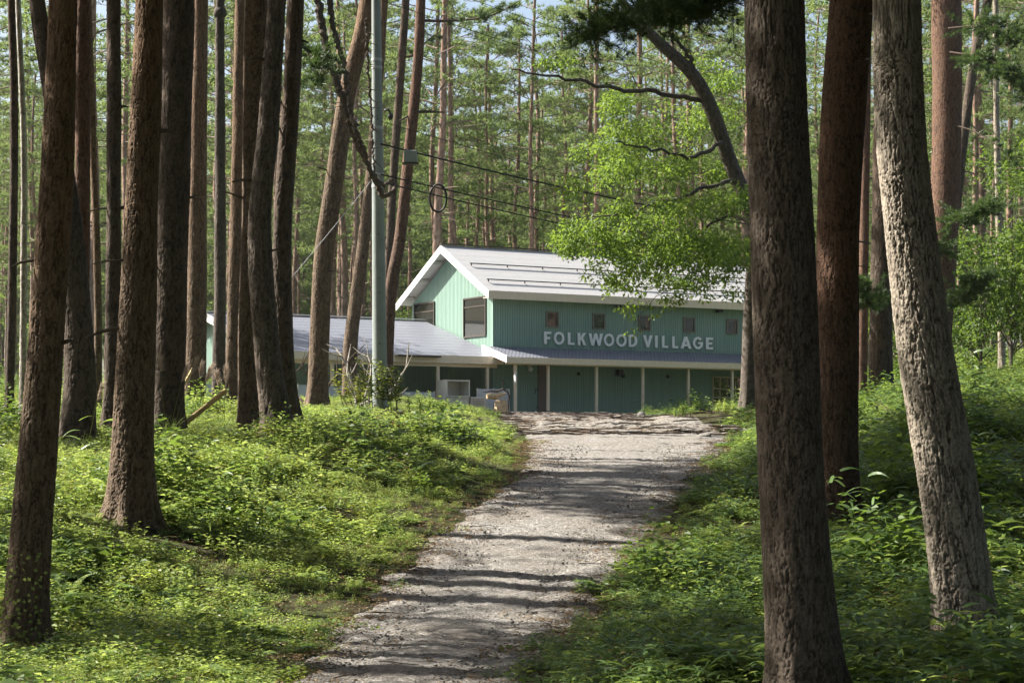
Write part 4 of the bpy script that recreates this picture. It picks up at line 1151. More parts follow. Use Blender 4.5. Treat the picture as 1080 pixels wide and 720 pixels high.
# ------------------------------------------------------------------ lattice mast far right
ml = at(1070, 376, 105); ml.z = float(ground(ml.x, ml.y)) - 0.2
mast = tag(empty('lattice_mast', ml), 'small pale lattice mast among the trees at the right edge', 'mast')
hgt = (HY-300)*105/F + EYE - ml.z
for sx, sy in ((-1,-1),(1,-1),(0,1)):
    m = MB(); m.tube([(sx*0.35, sy*0.3, 0), (sx*0.12, sy*0.1, hgt)], 0.03, 6); m.build('leg', M['steel'], mast)
m = MB()
for k in range(9):
    t0, t1 = k/9, (k+1)/9; w0_, w1_ = 0.35-0.23*t0, 0.35-0.23*t1
    s = 1 if k % 2 else -1
    m.tube([(s*w0_, -0.3+0.2*t0, hgt*t0), (-s*w1_, -0.3+0.2*t1, hgt*t1)], 0.018, 5)
m.build('bracing', M['steel'], mast)

# ------------------------------------------------------------------ forest behind: prototypes, then copies
def far_trunk(seed, H, r):
    rg = random.Random(seed)
    P = []; x = y = 0.0
    for k in range(7):
        t = k/6; P.append((x, y, H*t, r*(1-0.72*t)+0.02)); x += rg.uniform(-.25, .25); y += rg.uniform(-.2, .2)
    me = trunk_mesh('trunk', P, M['bark_far'], 14, np.arange(0, H, 0.16), (0.10, 0.3), 0.012, seed*3.1, 3, 11, 0.25)
    stubs = MB()
    for k in range(14):
        z = rg.uniform(5, 12); an = rg.uniform(0, 6.28); L = rg.uniform(.4, 1.8)
        i = int(z/H*6); px_ = P[i][0]; py_ = P[i][1]
        stubs.tube([(px_, py_, z), (px_+L*.5*math.cos(an), py_+L*.5*math.sin(an), z+.05), (px_+L*math.cos(an), py_+L*math.sin(an), z+rg.uniform(-.25,.15))], [.03,.02,.008], 4, False)
    return me, stubs.mesh('dead_branches', M['bark_far']), P
protos = []
for k in range(6):
    H = (24, 26, 23, 25, 22, 27)[k]
    tm, sm, P = far_trunk(k+1, H, (0.19, 0.22, 0.16, 0.20, 0.14, 0.23)[k])
    cz = (9.5, 11.5, 9.0, 12.5, 8.0, 13.0)[k]
    cm, lm = pine_crown(40+k, H-cz+0.5, (2.5, 2.8, 2.3, 3.0, 2.1, 2.9)[k], 26, 48, (0.26, 0.045), 8, 0.38, mat=M['needle_far'])
    i = int(cz/H*6)
    root = bpy.data.objects.new('pine_tree', None); COL.objects.link(root)
    mobj('trunk', tm, root); co = mobj('crown', cm, root, (P[i][0], P[i][1], cz)); mobj('limbs', lm, co); mobj('dead_branches', sm, root)
    protos.append(root)
used = [False]*6
def put(k, x, y, sc, label, group):
    if not used[k]: o = protos[k]; used[k] = True
    else: o = copy_tree(protos[k])
    o.location = (x, y, float(ground(x, y)) - 0.1)
    o.rotation_euler = (0, 0, rs.uniform(0, 6.28)); o.scale = (sc, sc, sc*rs.uniform(0.93, 1.07))
    tag(o, label, 'tree', group)
pts_ = [(t.location.x, t.location.y) for t, _, _ in placed] + [(pb.x, pb.y)]
def free(x, y, r):
    return all((x-a)**2 + (y-b)**2 > r*r for a, b in pts_)
def clear_zone(x, y):
    u, v = to_house(x, y)
    if -12.5 < u < 17 and -4.5 < v < 12.5: return False
    if -27 < x < 12 and -4 < y - (84 + 0.3*(-x)) < 15: return False
    if path_l(y)-2.5 < x < path_r(y)+3 and y < 84: return False
    return True
def try_put(x0, x1, y0, y1, n, r, label, group, test=None):
    c = 0
    for _ in range(6000):
        if c >= n: break
        y = math.sqrt(rs.uniform(y0*y0, y1*y1)); q = rs.uniform(x0, x1); x = (q-CX)/F*y
        if not clear_zone(x, y) or not free(x, y, r): continue
        if test and not test(x, y): continue
        pts_.append((x, y)); c += 1
        put(rs.randint(6), x, y, rs.uniform(0.85, 1.12), label, group)
    print(group, c)
G1 = 'pines of the forest behind the green house'
try_put(330, 800, 98, 135, 44, 3.3, 'tall slim pine in the dense forest rising behind the house roof', G1)
try_put(300, 820, 135, 175, 32, 4.4, 'distant slim pine deep in the forest behind the house roof', 'distant pines deep in the forest')
try_put(-60, 330, 79, 128, 20, 3.2, 'slim pine in the shaded forest behind the dark trunks at left', 'pines of the forest at left')
try_put(-60, 300, 100, 170, 34, 4.2, 'distant pine glimpsed between the dark trunks at left', 'distant pines at left')
try_put(900, 1150, 78, 115, 18, 4.2, 'pine on the rising ground behind the pale curving trunk', 'pines on the bank at right')
try_put(820, 1150, 110, 170, 30, 4.2, 'distant pine in the bright wood at right', 'distant pines at right')

for k_, x_, y_ in ((1, -15.0, 83.0), (3, -12.5, 71.0), (5, -16.5, 76.5)):
    pts_.append((x_, y_)); put(k_, x_, y_, 0.95, 'slim pine of the forest standing left of the open shed', 'pines beside the open shed')
# broadleaf understorey trees and shrubs
def shrub_proto(seed, H, R, n, mat, leaf):
    rg = random.Random(seed)
    stem = MB(); cl = []
    for k in range(n):
        an = rg.uniform(0, 6.28); t = rg.uniform(0.25, 1.0); rr = R*rg.uniform(0.1, 1.0)*(1.15-0.6*t)
        c = (rr*math.cos(an), rr*math.sin(an), H*t)
        cl.append((c, rg.uniform(0.4, 0.85)*R*0.5))
        stem.tube([(0, 0, H*t*0.35), (c[0]*0.5, c[1]*0.5, H*t*0.75), c], [0.035, 0.022, 0.008], 4, False)
    stem.tube([(0, 0, -0.1), (0.05, 0, H*0.4), (0, 0.05, H*0.9)], [0.09, 0.06, 0.02], 7)
    r = bpy.data.objects.new('broadleaf_tree', None); COL.objects.link(r)
    mobj('stem', stem.mesh('stem', M['bark_smooth']), r)
    mobj('crown', leafy_crown(seed, cl, 170/(leaf/0.2)**1.5, leaf, mat, 0.7), r)
    return r
sh = [shrub_proto(61, 6.5, 2.6, 26, M['leaf_shrub'], 0.20), shrub_proto(62, 9.0, 3.0, 30, M['leaf_shrub'], 0.20), shrub_proto(63, 3.2, 1.9, 18, M['leaf_shrub'], 0.16)]
su = [False]*3
def put_shrub(k, x, y, sc, label, group):
    o = copy_tree(sh[k]) if su[k] else sh[k]; su[k] = True
    o.location = (x, y, float(ground(x, y))); o.rotation_euler = (0, 0, rs.uniform(0, 6.28)); o.scale = (sc,)*3
    tag(o, label, 'tree', group)
def scatter_shrub(q0, q1, y0, y1, n, ks, label, group):
    c = 0
    for _ in range(3000):
        if c >= n: break
        y = rs.uniform(y0, y1); x = (rs.uniform(q0, q1)-CX)/F*y
        if not clear_zone(x, y): continue
        u, v = to_house(x, y)
        if -15.5 < u < 19 and -7 < v < 15: continue
        put_shrub(ks[rs.randint(len(ks))], x, y, rs.uniform(0.75, 1.2), label, group); c += 1
scatter_shrub(400, 820, 112, 150, 22, (0, 1), 'leafy broadleaf tree growing among the pines behind the house', 'broadleaf trees behind the house')
scatter_shrub(-60, 320, 85, 140, 20, (0, 0, 2), 'leafy understorey tree beyond the trunks at left', 'broadleaf trees at left')
scatter_shrub(930, 1150, 72, 125, 13, (0, 1, 2), 'leafy green tree on the bank beyond the pale trunk', 'broadleaf trees at right')

# ------------------------------------------------------------------ scatter by geometry nodes (stuff only)
def scatter(name, label, protos_, pos, rot, scl, idx):
    col = bpy.data.collections.new(name + ' kit')
    for i, me in enumerate(protos_):
        col.objects.link(bpy.data.objects.new('kit_%s_%02d' % (name, i), me))
    me = bpy.data.meshes.new(name)
    me.vertices.add(len(pos)); me.vertices.foreach_set('co', np.asarray(pos, np.float32).ravel())
    a = me.attributes.new('rot', 'FLOAT_VECTOR', 'POINT'); a.data.foreach_set('vector', np.asarray(rot, np.float32).ravel())
    a = me.attributes.new('scl', 'FLOAT', 'POINT'); a.data.foreach_set('value', np.asarray(scl, np.float32))
    a = me.attributes.new('idx', 'INT', 'POINT'); a.data.foreach_set('value', np.asarray(idx, np.int32))
    o = mobj(name, me)
    ng = bpy.data.node_groups.new(name, 'GeometryNodeTree')
    ng.interface.new_socket('Geometry', in_out='INPUT', socket_type='NodeSocketGeometry')
    ng.interface.new_socket('Geometry', in_out='OUTPUT', socket_type='NodeSocketGeometry')
    N = ng.nodes; Lk = ng.links
    gi, go = N.new('NodeGroupInput'), N.new('NodeGroupOutput')
    ip = N.new('GeometryNodeInstanceOnPoints'); ci = N.new('GeometryNodeCollectionInfo')
    ci.inputs[0].default_value = col; ci.inputs[1].default_value = True; ci.inputs[2].default_value = True
    def named(n, t):
        x = N.new('GeometryNodeInputNamedAttribute'); x.data_type = t; x.inputs[0].default_value = n; return x.outputs[0]
    e = N.new('FunctionNodeEulerToRotation'); Lk.new(named('rot', 'FLOAT_VECTOR'), e.inputs[0])
    Lk.new(gi.outputs[0], ip.inputs['Points']); Lk.new(ci.outputs[0], ip.inputs['Instance'])
    ip.inputs['Pick Instance'].default_value = True
    Lk.new(named('idx', 'INT'), ip.inputs['Instance Index']); Lk.new(e.outputs[0], ip.inputs['Rotation']); Lk.new(named('scl', 'FLOAT'), ip.inputs['Scale'])
    Lk.new(ip.outputs[0], go.inputs[0])
    md = o.modifiers.new('scatter', 'NODES'); md.node_group = ng
    return tag(o, label, None, None, 'stuff')

def weed(seed, mat, stems=7, h=0.34, leaf=0.05, per=16, spread=0.16, ratio=0.55):
    rg = np.random.RandomState(seed); P, Dv, Nn, L = [], [], [], []
    for s in range(stems):
        b = np.array([rg.randn()*spread*0.5, rg.randn()*spread*0.5, 0]); out = np.array([rg.randn()*0.45, rg.randn()*0.45, 1.0]); out /= np.linalg.norm(out)
        hh = h*(0.55+0.6*rg.rand())
        for k in range(per):
            t = 0.15+0.85*(k+rg.rand()*0.5)/per
            an = k*2.4 + rg.rand()
            dv = np.array([math.cos(an), math.sin(an), 0.25-0.35*(1-t)])
            p = b + out*hh*t + dv*0.012
            P.append(p); Dv.append(dv); Nn.append(np.array([0, 0, 1.0])+0.35*rg.randn(3)); L.append(leaf*(1.25-0.55*t)*(0.7+0.6*rg.rand()))
    L = np.array(L)
    V, Fc, t = leaves(np.array(P), np.array(Dv), np.array(Nn), L, L*ratio, rg, 0.12)
    return np_mesh('weed', V, Fc, mat, {'tint': t})
def tuft(seed, mat, n=34, h=0.34, w=0.009, spread=0.07, droop=0.55):
    rg = np.random.RandomState(seed)
    pos = np.concatenate([rg.randn(n, 2)*spread, np.zeros((n, 1))], 1)
    dr = np.concatenate([rg.randn(n, 2)*0.5, np.ones((n, 1))], 1)
    V, Q, t = ribbons(pos, dr, h*(0.6+0.7*rg.rand(n)), w, droop, rg, 5)
    return np_mesh('tuft', V, Q, mat, {'tint': t})
def sasa(seed, mat, stems=6, h=0.42, leaf=0.19, spread=0.13):
    rg = np.random.RandomState(seed); pos, dr, L = [], [], []
    for s in range(stems):
        b = np.array([rg.randn()*spread, rg.randn()*spread, 0]); out = np.array([rg.randn()*0.3, rg.randn()*0.3, 1.0]); hh = h*(0.5+0.7*rg.rand())
        n = rg.randint(5, 9); a0 = rg.rand()*6.28
        for k in range(n):
            an = a0 + k*2.1 + rg.rand()*0.8
            pos.append(b+out*hh*(0.4+0.6*k/n)); dr.append(np.array([math.cos(an), math.sin(an), 0.35+0.3*rg.rand()])); L.append(leaf*(0.6+0.7*rg.rand()))
    V, Q, t = ribbons(np.array(pos), np.array(dr), np.array(L), 0.030, 0.5, rg, 5)
    return np_mesh('sasa', V, Q, mat, {'tint': t})
def fernish(seed, mat, fronds=8, L=0.34):
    rg = np.random.RandomState(seed); P, Dv, Nn, LL = [], [], [], []
    for f in range(fronds):
        an = f*6.28/fronds + rg.rand()*0.6; el = 0.6+0.5*rg.rand(); ax = np.array([math.cos(an), math.sin(an), 0]); l = L*(0.7+0.5*rg.rand())
        sd = np.array([-math.sin(an), math.cos(an), 0])
        for k in range(13):
            t = (k+1)/13; p = ax*l*t*0.9 + np.array([0, 0, l*(el*t-0.75*t*t)+0.04])
            for s in (-1, 1):
                P.append(p); Dv.append(sd*s*0.9+ax*0.45+np.array([0, 0, -0.1])); Nn.append(np.array([0, 0, 1.0])+0.2*rg.randn(3)); LL.append(0.10*math.sin(math.pi*min(1, 0.15+t*0.85))*(l/0.34)+0.012)
    LL = np.array(LL)
    V, Fc, t = leaves(np.array(P), np.array(Dv), np.array(Nn), LL, LL*0.36, rg, 0.1)
    return np_mesh('fern', V, Fc, mat, {'tint': t})
kit = [weed(1, M['weed'], 7, 0.26, 0.062, 13), weed(2, M['weed'], 8, 0.20, 0.05, 14), weed(3, M['weed'], 5, 0.34, 0.085, 12), weed(4, M['weed_yellow'], 6, 0.26, 0.06, 13),
       tuft(5, M['grass'], 30, 0.30, 0.010), tuft(6, M['grass'], 24, 0.44, 0.013, 0.06, 0.7),
       sasa(7, M['sasa'], 6, 0.30, 0.19), sasa(8, M['sasa'], 8, 0.24, 0.16), sasa(9, M['sasa'], 5, 0.42, 0.23),
       fernish(10, M['weed']), fernish(11, M['sasa'], 9, 0.42), weed(12, M['leaf_shrub'], 6, 0.26, 0.10, 9, 0.2, 0.75),
       weed(13, M['dry'], 6, 0.34, 0.06, 12), weed(14, M['leaf_shrub'], 9, 0.62, 0.11, 14, 0.34, 0.6), tuft(15, M['grass'], 30, 0.62, 0.014, 0.07, 0.75), sasa(16, M['sasa'], 9, 0.62, 0.25, 0.2), weed(17, M['weed'], 8, 0.55, 0.075, 18, 0.22)]
KL = np.array([18, 20, 10, 8, 14, 6, 2, 2, 0, 8, 2, 7, 2.0, 1.6, 2.0, 0.3, 2.5], float)
KR = np.array([9, 10, 8, 3, 4, 4, 14, 14, 9, 6, 6, 8, 3.5, 3.0, 1.5, 3.5, 2.5], float)
rg = np.random.RandomState(77)
def veg_points(y0, y1, dens, margin=150):
    wmax = (1080+2*margin)/F*y1
    n = int(dens*wmax*(y1-y0))
    y = rg.uniform(y0, y1, n); x = rg.uniform(-wmax/2, wmax/2, n)
    px = CX + F*x/y
    keep = (px > -margin) & (px < 1080+margin)
    jit = 0.12*np.sin(y*3.1)+0.08*np.sin(y*7.7+x)+0.10*rg.randn(n)
    inside = (x > path_l(y)+jit-0.02) & (x < path_r(y)-jit+0.05) & (y < 83)
    u, v = to_house(x, y)
    inside |= (u > -11.2) & (u < 15.8) & (v > -2.3) & (v < 9)
    # humus yard stays thinly grown
    yard = (y > 44) & (x > path_l(y)-0.3) & (x < path_r(y)+0.6) 
    keep &= ~(inside) & ~(yard & (rg.rand(n) < 0.85))
    return x[keep], y[keep]
xs, ys = [], []
for y0, y1, dn in ((11.5, 18, 80), (18, 24, 62), (24, 32, 46), (32, 44, 30), (44, 60, 16), (60, 84, 9)):
    a, b = veg_points(y0, y1, dn); xs.append(a); ys.append(b)
xs, ys = np.concatenate(xs), np.concatenate(ys)
gap = np.sin(xs*1.7+np.sin(ys*0.9)*2)*np.sin(ys*1.3+np.sin(xs*1.1)*2) + 0.5*np.sin(xs*4.1+ys*2.3)
k_ = rg.rand(len(xs)) < np.clip(0.80+0.45*gap, 0.34, 1.0)
xs, ys = xs[k_], ys[k_]
n = len(xs)
left = xs < (path_l(ys)+path_r(ys))/2
patch = np.sin(xs*0.9+ys*0.35)*np.sin(ys*0.6-xs*0.4+1) + 0.5*np.sin(xs*2.1+2)*np.sin(ys*1.7)
cl, cr = np.cumsum(KL/KL.sum()), np.cumsum(KR/KR.sum())
r1 = np.clip(rg.rand(n)*0.75 + 0.125*(patch+1), 0, 0.999)
idx = np.where(left, np.searchsorted(cl, r1), np.searchsorted(cr, r1))
idx = np.where((ys < 21) & (idx >= 13), 1, idx)
edge_d = np.minimum(np.abs(xs-path_l(ys)), np.abs(xs-path_r(ys)))
sc = (0.75+0.6*rg.rand(n))*(0.42+0.58*sstep(edge_d, 0, 1.1))*np.clip(1+0.42*patch, 0.40, 1.7)*np.where(ys > 44, 0.85, 0.92)*np.where(left, 0.95, 1.1)
td = np.min(np.stack([np.hypot(xs-t.location.x, (ys-t.location.y)*np.where(ys > t.location.y, 1.6, 0.7)) for t, _, _ in placed]), 0)
sc *= np.where(left & (ys > 42) & (ys < 66), 0.42, 1.0)
sc *= np.where(~left & (ys > 52) & (xs < 14), 0.6, 1.0)
sc *= 0.45+0.55*sstep(td, 0.3, 1.3)
rot = np.stack([rg.randn(n)*0.12, rg.randn(n)*0.12, rg.rand(n)*6.28], 1)
scatter('undergrowth', 'dense green weeds, ferns and bamboo grass covering the ground beside the driveway', kit, np.stack([xs, ys, ground(xs, ys)-0.01], 1), rot, sc, idx)
print('undergrowth', n)
# rough growth under the far forest
n = 5200
ys = rg.uniform(84, 190, n); xs = rg.uniform(-0.36, 0.36, n)*ys
u, v = to_house(xs, ys)
k = ~((u > -12) & (u < 16.5) & (v > -3) & (v < 10)); xs, ys = xs[k], ys[k]; n = len(xs)
big = [weed(31, M['leaf_shrub'], 12, 0.9, 0.16, 16, 0.5), weed(32, M['weed'], 12, 0.7, 0.14, 16, 0.5), sasa(33, M['sasa'], 14, 0.9, 0.4, 0.4)]
scatter('forest_undergrowth', 'low green growth on the floor of the far forest', big, np.stack([xs, ys, ground(xs, ys)], 1), np.stack([np.zeros(n), np.zeros(n), rg.rand(n)*6.28], 1), rg.uniform(0.9, 1.8, n), rg.randint(0, 3, n))
# far-off wood
n = 620
ys = np.sqrt(rg.uniform(178**2, 330**2, n)); xs = rg.uniform(-0.34, 0.34, n)*ys
farkit = []
for k in range(3):
    rgk = np.random.RandomState(200+k)
    Hh = 25; cm, lm = pine_crown(300+k, 17, 3.2, 34, 24, (0.5, 0.12), 8, 0.8, mat=M['needle_far'])
    V = np.empty(len(cm.vertices)*3, np.float32); cm.vertices.foreach_get('co', V); V = V.reshape(-1, 3) + np.array([0, 0, 8.0])
    tn = np.empty(len(cm.vertices), np.float32); cm.attributes['tint'].data.foreach_get('value', tn)
    th = np.linspace(0, 2*np.pi, 8, endpoint=False)
    ring = np.concatenate([np.stack([r*np.cos(th), r*np.sin(th), np.full(8, z)], 1) for z, r in ((0, .22), (12, .17), (25, .04))])
    q = np.array([[j*8+i, j*8+(i+1) % 8, (j+1)*8+(i+1) % 8, (j+1)*8+i] for j in range(2) for i in range(8)])
    me = np_mesh('far_tree', np.concatenate([ring, V]), [q, np.arange(len(V)).reshape(-1, 3)+24], M['bark_far'], {'tint': np.concatenate([np.zeros(24), tn])})
    me.materials.append(M['needle_far'])
    mi = np.ones(len(me.polygons), np.int32); mi[:16] = 0; me.polygons.foreach_set('material_index', mi)
    farkit.append(me)
scatter('far_woods', 'far off pine wood closing the view behind everything', farkit, np.stack([xs, ys, ground(xs, ys)-0.3], 1), np.stack([np.zeros(n), np.zeros(n), rg.rand(n)*6.28], 1), rg.uniform(0.85, 1.2, n), rg.randint(0, 3, n))

# pebbles on the driveway
n = 9000
ys = rg.uniform(12, 40, n); w = rg.rand(n); xs = path_l(ys)*(1-w) + path_r(ys)*w
peb = []
for k in range(4):
    m = MB(); m.ellipsoid((0,0,0.2), (1, 0.75+0.1*k, 0.55), 7, 5); me = m.mesh('pebble', M['stone'], True)
    r_ = random.Random(k)
    for vtx in me.vertices: vtx.co *= r_.uniform(0.82, 1.15)
    peb.append(me)
tsc = np.clip(0.006+0.010*rg.rand(n)**3+0.004*rg.randn(n), 0.004, 0.024)
zz = ground(xs, ys)+0.05
scatter('gravel_stones', 'loose grey stones lying on the gravel driveway', peb, np.stack([xs, ys, zz-0.012], 1), np.stack([rg.randn(n)*.2, rg.randn(n)*.2, rg.rand(n)*6.28], 1), tsc, rg.randint(0, 4, n))
# sticks and leaf litter on the yard and path edge
n = 900
ys = rg.uniform(46, 80, n); w = rg.rand(n); xs = path_l(ys)*(1-w) + (path_r(ys)+0.8)*w
n2 = 1500
y2 = rg.uniform(12.5, 42, n2); e2 = np.abs(rg.randn(n2))*0.35; sd = rg.rand(n2) < 0.5
x2 = np.where(sd, path_l(y2)+e2-0.15, path_r(y2)-e2+0.15)
stick = []
for k in range(3):
    m = MB(); r_ = random.Random(k); m.tube([(-0.5,0,0),(-0.2,r_.uniform(-.06,.06),0.01),(0.15,r_.uniform(-.06,.06),0.0),(0.5,r_.uniform(-.1,.1),0.02)], [0.012,0.016,0.013,0.006], 6); stick.append(m.mesh('stick', (M['bark_dark'], M['dead_wood'], M['bark_pine'])[k]))
rgl = np.random.RandomState(3)
V, Fc, t = leaves(rgl.randn(14, 3)*np.array([.12,.12,.004])+np.array([0,0,.01]), rgl.randn(14, 3)*np.array([1,1,.2]), np.array([0,0,1.0])+.3*rgl.randn(14, 3), .05+.03*rgl.rand(14), .03, rgl, .2)
stick.append(np_mesh('litter', V, Fc, M['dry'], {'tint': t}))
n3 = 7000
y3 = rg.uniform(12, 40, n3); x3 = rg.uniform(-0.31, 0.31, n3)*y3
k3 = (x3 < path_l(y3)-0.1) | (x3 > path_r(y3)+0.1); x3, y3 = x3[k3], y3[k3]
x2, y2 = np.concatenate([x2, x3]), np.concatenate([y2, y3]); n2 = len(x2)
X_, Y_ = np.concatenate([xs, x2]), np.concatenate([ys, y2]); N_ = n+n2
ix = np.concatenate([rg.choice([0,1,2,3], n, p=[.35,.15,.2,.3]), np.full(n2, 3)])
ix[n:][rg.rand(n2) < 0.12] = 0
scl = np.where(ix == 3, rg.uniform(.6, 1.4, N_), rg.uniform(.25, 1.6, N_)); scl[n:] = np.where(ix[n:] == 3, scl[n:]*.55, scl[n:]*.25)
rz = np.where(ix == 3, rg.rand(N_)*6.28, rg.randn(N_)*0.5)
scatter('ground_litter', 'brown sticks, bark and dry leaves strewn over the yard and driveway edges', stick, np.stack([X_, Y_, ground(X_, Y_)+0.055], 1), np.stack([np.zeros(N_), rg.randn(N_)*.06, rz], 1), scl, ix)

# ------------------------------------------------------------------ individual plants
def plant(label, px, py, name, parts, grp=None, d=None, cat='plant', sc=1.0):
    d = d or hit(px, py); b = at(px, py, d); b.z = float(ground(b.x, b.y)) - 0.02
    o = tag(empty(name, b), label, cat, grp); o.scale = (sc,)*3
    for nm, me in parts: mobj(nm, me, o)
    return o
def tall_weed(seed, stems, h, leaf, mat, lean=0.25, per=26):
    rg = np.random.RandomState(seed); P, Dv, L = [], [], []; stem = MB()
    for s in range(stems):
        b = np.array([rg.randn()*0.16, rg.randn()*0.14, 0]); o = np.array([rg.randn()*lean, rg.randn()*lean, 1.0]); hh = h*(0.6+0.45*rg.rand())
        stem.tube([tuple(b), tuple(b+o*hh*0.5), tuple(b+o*hh)], [0.010, 0.007, 0.003], 5, False)
        for k in range(per):
            t = 0.25+0.75*k/per; an = k*2.4+rg.rand()
            P.append(b+o*hh*t); Dv.append(np.array([math.cos(an), math.sin(an), 0.55])); L.append(leaf*(1.1-0.5*t)*(0.7+0.5*rg.rand()))
    V, Q, t = ribbons(np.array(P), np.array(Dv), np.array(L), leaf*0.22, 0.45, rg, 4)
    return [('stems', stem.mesh('stems', M['weed_yellow'])), ('leaves', np_mesh('leaves', V, Q, mat, {'tint': t}))]
plant('tall yellow green weed clump rising at the foot of the utility pole', 408, 432, 'tall_weed', tall_weed(1, 12, 1.35, 0.34, M['weed_yellow']), d=dp-1.2)
plant('leafy green weed clump left of the utility pole', 372, 433, 'tall_weed', tall_weed(2, 9, 1.0, 0.28, M['weed_yellow']), d=dp-1.6)
plant('spreading green weed clump below the white cupboard', 440, 436, 'tall_weed', tall_weed(3, 9, 0.6, 0.2, M['weed']), d=dp-1.0)
plant('low leafy weed before the white louvred unit', 462, 437, 'tall_weed', tall_weed(4, 7, 0.45, 0.18, M['weed']), d=dp+2)
plant('bright weed clump at the base of the arching broadleaf tree', 762, 436, 'tall_weed', tall_weed(5, 9, 0.42, 0.16, M['weed']))
plant('small bright weed clump on the grassy edge before the porch', 722, 442, 'tall_weed', tall_weed(6, 8, 0.4, 0.16, M['weed']))
def pampas(seed, n=42, h=0.9, plumes=3):
    rg = np.random.RandomState(seed)
    pos = np.concatenate([rg.randn(n, 2)*0.08, np.zeros((n, 1))], 1); dr = np.concatenate([rg.randn(n, 2)*0.55, np.ones((n, 1))], 1)
    V, Q, t = ribbons(pos, dr, h*(0.6+0.6*rg.rand(n)), 0.012, 0.55, rg, 7)
    parts = [('blades', np_mesh('blades', V, Q, M['grass'], {'tint': t}))]
    for k in range(plumes):
        b = Vector((rg.randn()*0.05, rg.randn()*0.05, 0)); o = Vector((rg.randn()*0.25, rg.randn()*0.2, 1)).normalized(); hh = h*(1.0+0.3*rg.rand())
        st = MB(); st.tube([b, b+o*hh*0.6, b+o*hh], [0.006, 0.004, 0.003], 5, False)
        parts.append(('stalk', st.mesh('stalk', M['weed_yellow'])))
        pp = np.array([tuple(b+o*(hh-0.02+0.22*q)) for q in np.linspace(0, 1, 14)])
        V, Fc, t = blades(pp, np.repeat([[o.x+0.5, o.y, o.z*0.7]], 14, 0), 16, 0.12, 0.008, 0.3, rg)
        parts.append(('plume', np_mesh('plume', V, Fc, M['plume'], {'tint': t})))
    return parts
PG = 'pampas grass under the left pines'
plant('pampas grass tuft with pink plumes before the thick dark pine', 178, 462, 'pampas_grass', pampas(1), PG)
plant('pampas grass tuft arching beside the yellow leaning pole', 202, 452, 'pampas_grass', pampas(2, 40, 0.8, 3), PG)
plant('pampas grass tuft between the thin black trunk and the upright pine', 240, 450, 'pampas_grass', pampas(3, 36, 0.7, 2), PG)
plant('pampas grass tuft left of the lone furrowed pine', 92, 480, 'pampas_grass', pampas(4, 36, 0.75, 1), PG)
plant('arching grass clump in front of the sinuous leaning pine', 268, 480, 'pampas_grass', pampas(5, 44, 0.6, 0), PG)
# creeper with small leaves at the foot of the frontmost left pine
t0_, d0_, P0_ = placed[0]
rgc = np.random.RandomState(8)
n = 120; zz = rgc.rand(n)**1.5*0.75; an = rgc.uniform(-2.4, -0.7, n); rr = P0_[0][3]*1.12+0.03
pos = np.stack([rr*np.cos(an)+zz*0.06, rr*np.sin(an), zz+0.1], 1)
V, Fc, t = leaves(pos, np.stack([rgc.randn(n), -np.abs(rgc.randn(n)), rgc.randn(n)*.5], 1), np.tile([0,-1.0,.5], (n, 1))+.3*rgc.randn(n, 3), .04, .032, rgc, .1)
cr = mobj('creeper', np_mesh('creeper', V, Fc, M['weed'], {'tint': t}), None, t0_.location); tag(cr, 'small leaved creeper climbing the foot of the frontmost left pine', 'plant')
# broad leaved plant at the foot of the pale trunk
bl = [('leaves', weed(91, M['leaf_bright'], 12, 0.5, 0.13, 9, 0.3, 0.85))]
plant('broad leaved pale green plant at the foot of the pale trunk', 1052, 712, 'leafy_plant', bl, d=14.6, sc=0.7)
plant('broad leaved plant in the bottom right corner', 1078, 735, 'leafy_plant', bl, d=13.2)

# ------------------------------------------------------------------ unseen trees added left of the picture; their trunks and crowns shade the ground
SHADE = [(-8.4, 22.3, 0, 14.5), (-9.6, 23.6, 1, 15), (-7.7, 17.2, 2, 14), (-12.2, 27.6, 0, 15), (-11.2, 30.4, 2, 15), (-7.0, 14.6, 1, 14),(-13, 18.5, 1, 9), (-15, 34, 0, 10.5), (-18.5, 24, 2, 13), (-17, 36, 2, 12)]
for i, (x, y, k, zc) in enumerate(SHADE):
    b = Vector((x, y, float(ground(x, y))-0.1))
    t = tag(empty('pine_tree', b), 'unseen tall pine added left of the view to shade the ground', 'tree', 'pines added outside the left edge for shade')
    P = [(0,0,0,.24),(0.1,0,6,.2),(0.0,0.1,12,.15),(0.1,0,19,.04)]
    mobj('trunk', trunk_mesh('trunk', P, M['bark_pine'], 24, np.arange(0, 19, 0.2), (0.1,0.2), 0.01, i, 3, 8), t)
    cm, lm = open_crowns[k]; c = mobj('crown', cm, t, (0, 0, zc)); c.rotation_euler = (0, 0, i*1.3); mobj('limbs', lm, c)

for i, (x, y) in enumerate([(-6.2, 12), (-8.2, 13.2), (-5.0, 7), (-10.2, 31), (6.0, 12), (8.3, 18.5), (9.5, 26), (12.5, 33), (5.0, 6), (14, 42), (10.5, 12), (14, 22), (0.5, -2)]):  # unseen pines added so their wide crowns block the sky light
    b = Vector((x, y, float(ground(x, y))-0.1))
    t = tag(empty('pine_tree', b), 'unseen broad crowned pine added outside the picture to block sky light', 'tree', 'pines added just outside the picture to block sky light')
    mobj('trunk', bpy.data.meshes['trunk.shade'] if 'trunk.shade' in bpy.data.meshes else trunk_mesh('trunk.shade', P, M['bark_pine'], 24, np.arange(0, 19, 0.2), (0.1,0.2), 0.01, 2, 3, 8), t)
    cm, lm = near_crowns[i % 3]; c = mobj('crown', cm, t, (0, 0, 12.5)); c.rotation_euler = (0, 0, i*1.3); c.scale = (1.25, 1.25, 0.9); mobj('limbs', lm, c)
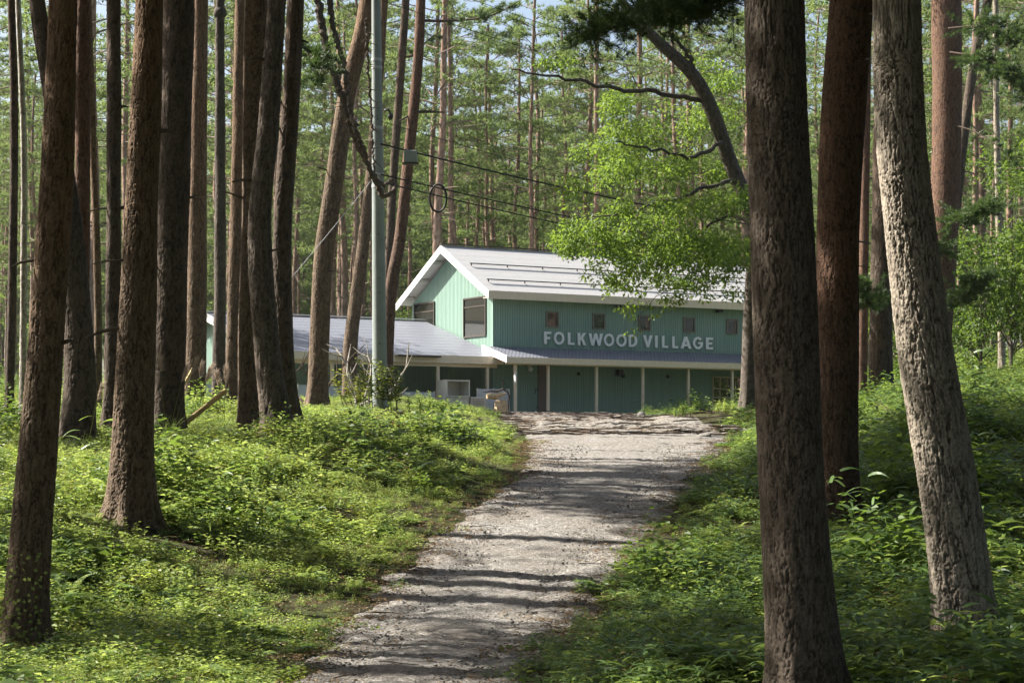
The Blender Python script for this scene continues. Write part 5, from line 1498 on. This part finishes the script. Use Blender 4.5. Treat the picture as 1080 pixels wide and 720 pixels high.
# unseen forest behind the viewpoint, added to keep sky light off the near trunks
for i in range(16):
    an = math.radians(-10 - 160*(i+0.5)/16) + rs.uniform(-.05, .05); r = 7 + 9*((i*7) % 5)/4
    x, y = r*math.cos(an), r*math.sin(an)*0.9 + 3
    b = Vector((x, y, float(ground(x, y))-0.1))
    t = tag(empty('pine_tree', b), 'unseen tall pine added behind the viewpoint to block sky light', 'tree', 'pines added behind the viewpoint to block sky light')
    mobj('trunk', bpy.data.meshes['trunk.shade'] if 'trunk.shade' in bpy.data.meshes else trunk_mesh('trunk.shade', P, M['bark_pine'], 24, np.arange(0, 19, 0.2), (0.1,0.2), 0.01, 2, 3, 8), t)
    cm, lm = near_crowns[i % 3]; c = mobj('crown', cm, t, (0, 0, 7.0)); c.rotation_euler = (0, 0, i*1.3); c.scale = (1.3, 1.3, 1.4); mobj('limbs', lm, c)

# unseen pines added on either side of the view to block low sky light
wall = [(-33-3*((i*5) % 4), 2+i*5.2) for i in range(12)] + [(10.5+0.27*(2+i*3.0)+2.5*((i*3) % 4), 2+i*3.0) for i in range(12)]
for i, (x, y) in enumerate(wall):
    b = Vector((x, y, float(ground(x, y))-0.1))
    t = tag(empty('pine_tree', b), 'unseen pine added well outside the picture to block sky light', 'tree', 'pines added beside the view to block sky light')
    mobj('trunk', bpy.data.meshes['trunk.shade'], t)
    cm, lm = near_crowns[i % 3]; c = mobj('crown', cm, t, (0, 0, 4.5)); c.rotation_euler = (0, 0, i*1.3); c.scale = (1.25, 1.25, 1.9); mobj('limbs', lm, c)

# thin summer haze in the air of the wood
m = MB(); m.box(-330, 330, -70, 425, -2.0, 45.0)
hz = bpy.data.materials.new('haze'); hz.use_nodes = True; nt = hz.node_tree; nt.nodes.clear()
ho = nt.nodes.new('ShaderNodeOutputMaterial'); pv = nt.nodes.new('ShaderNodeVolumePrincipled')
pv.inputs['Color'].default_value = (0.9, 0.93, 0.95, 1); pv.inputs['Density'].default_value = 0.0001; pv.inputs['Anisotropy'].default_value = 0.2
nt.links.new(pv.outputs[0], ho.inputs['Volume'])
tag(m.build('haze', hz), 'thin pale haze in the air of the forest', None, None, 'stuff')

b = Vector((-9.0, 19.3, float(ground(-9.0, 19.3))-0.1))  # unseen pine with a flattened crown, added to shade the strip beside the path
t = tag(empty('pine_tree', b), 'unseen low flat topped pine added to shade ground right of the path', 'tree', 'pines added outside the left edge for shade')
tr_ = mobj('trunk', bpy.data.meshes['trunk.shade'], t); tr_.scale = (0.7, 0.7, 0.6)
cm, lm = near_crowns[1]; c = mobj('crown', cm, t, (0, 0, 8.9)); c.scale = (0.75, 0.75, 0.30); mobj('limbs', lm, c)
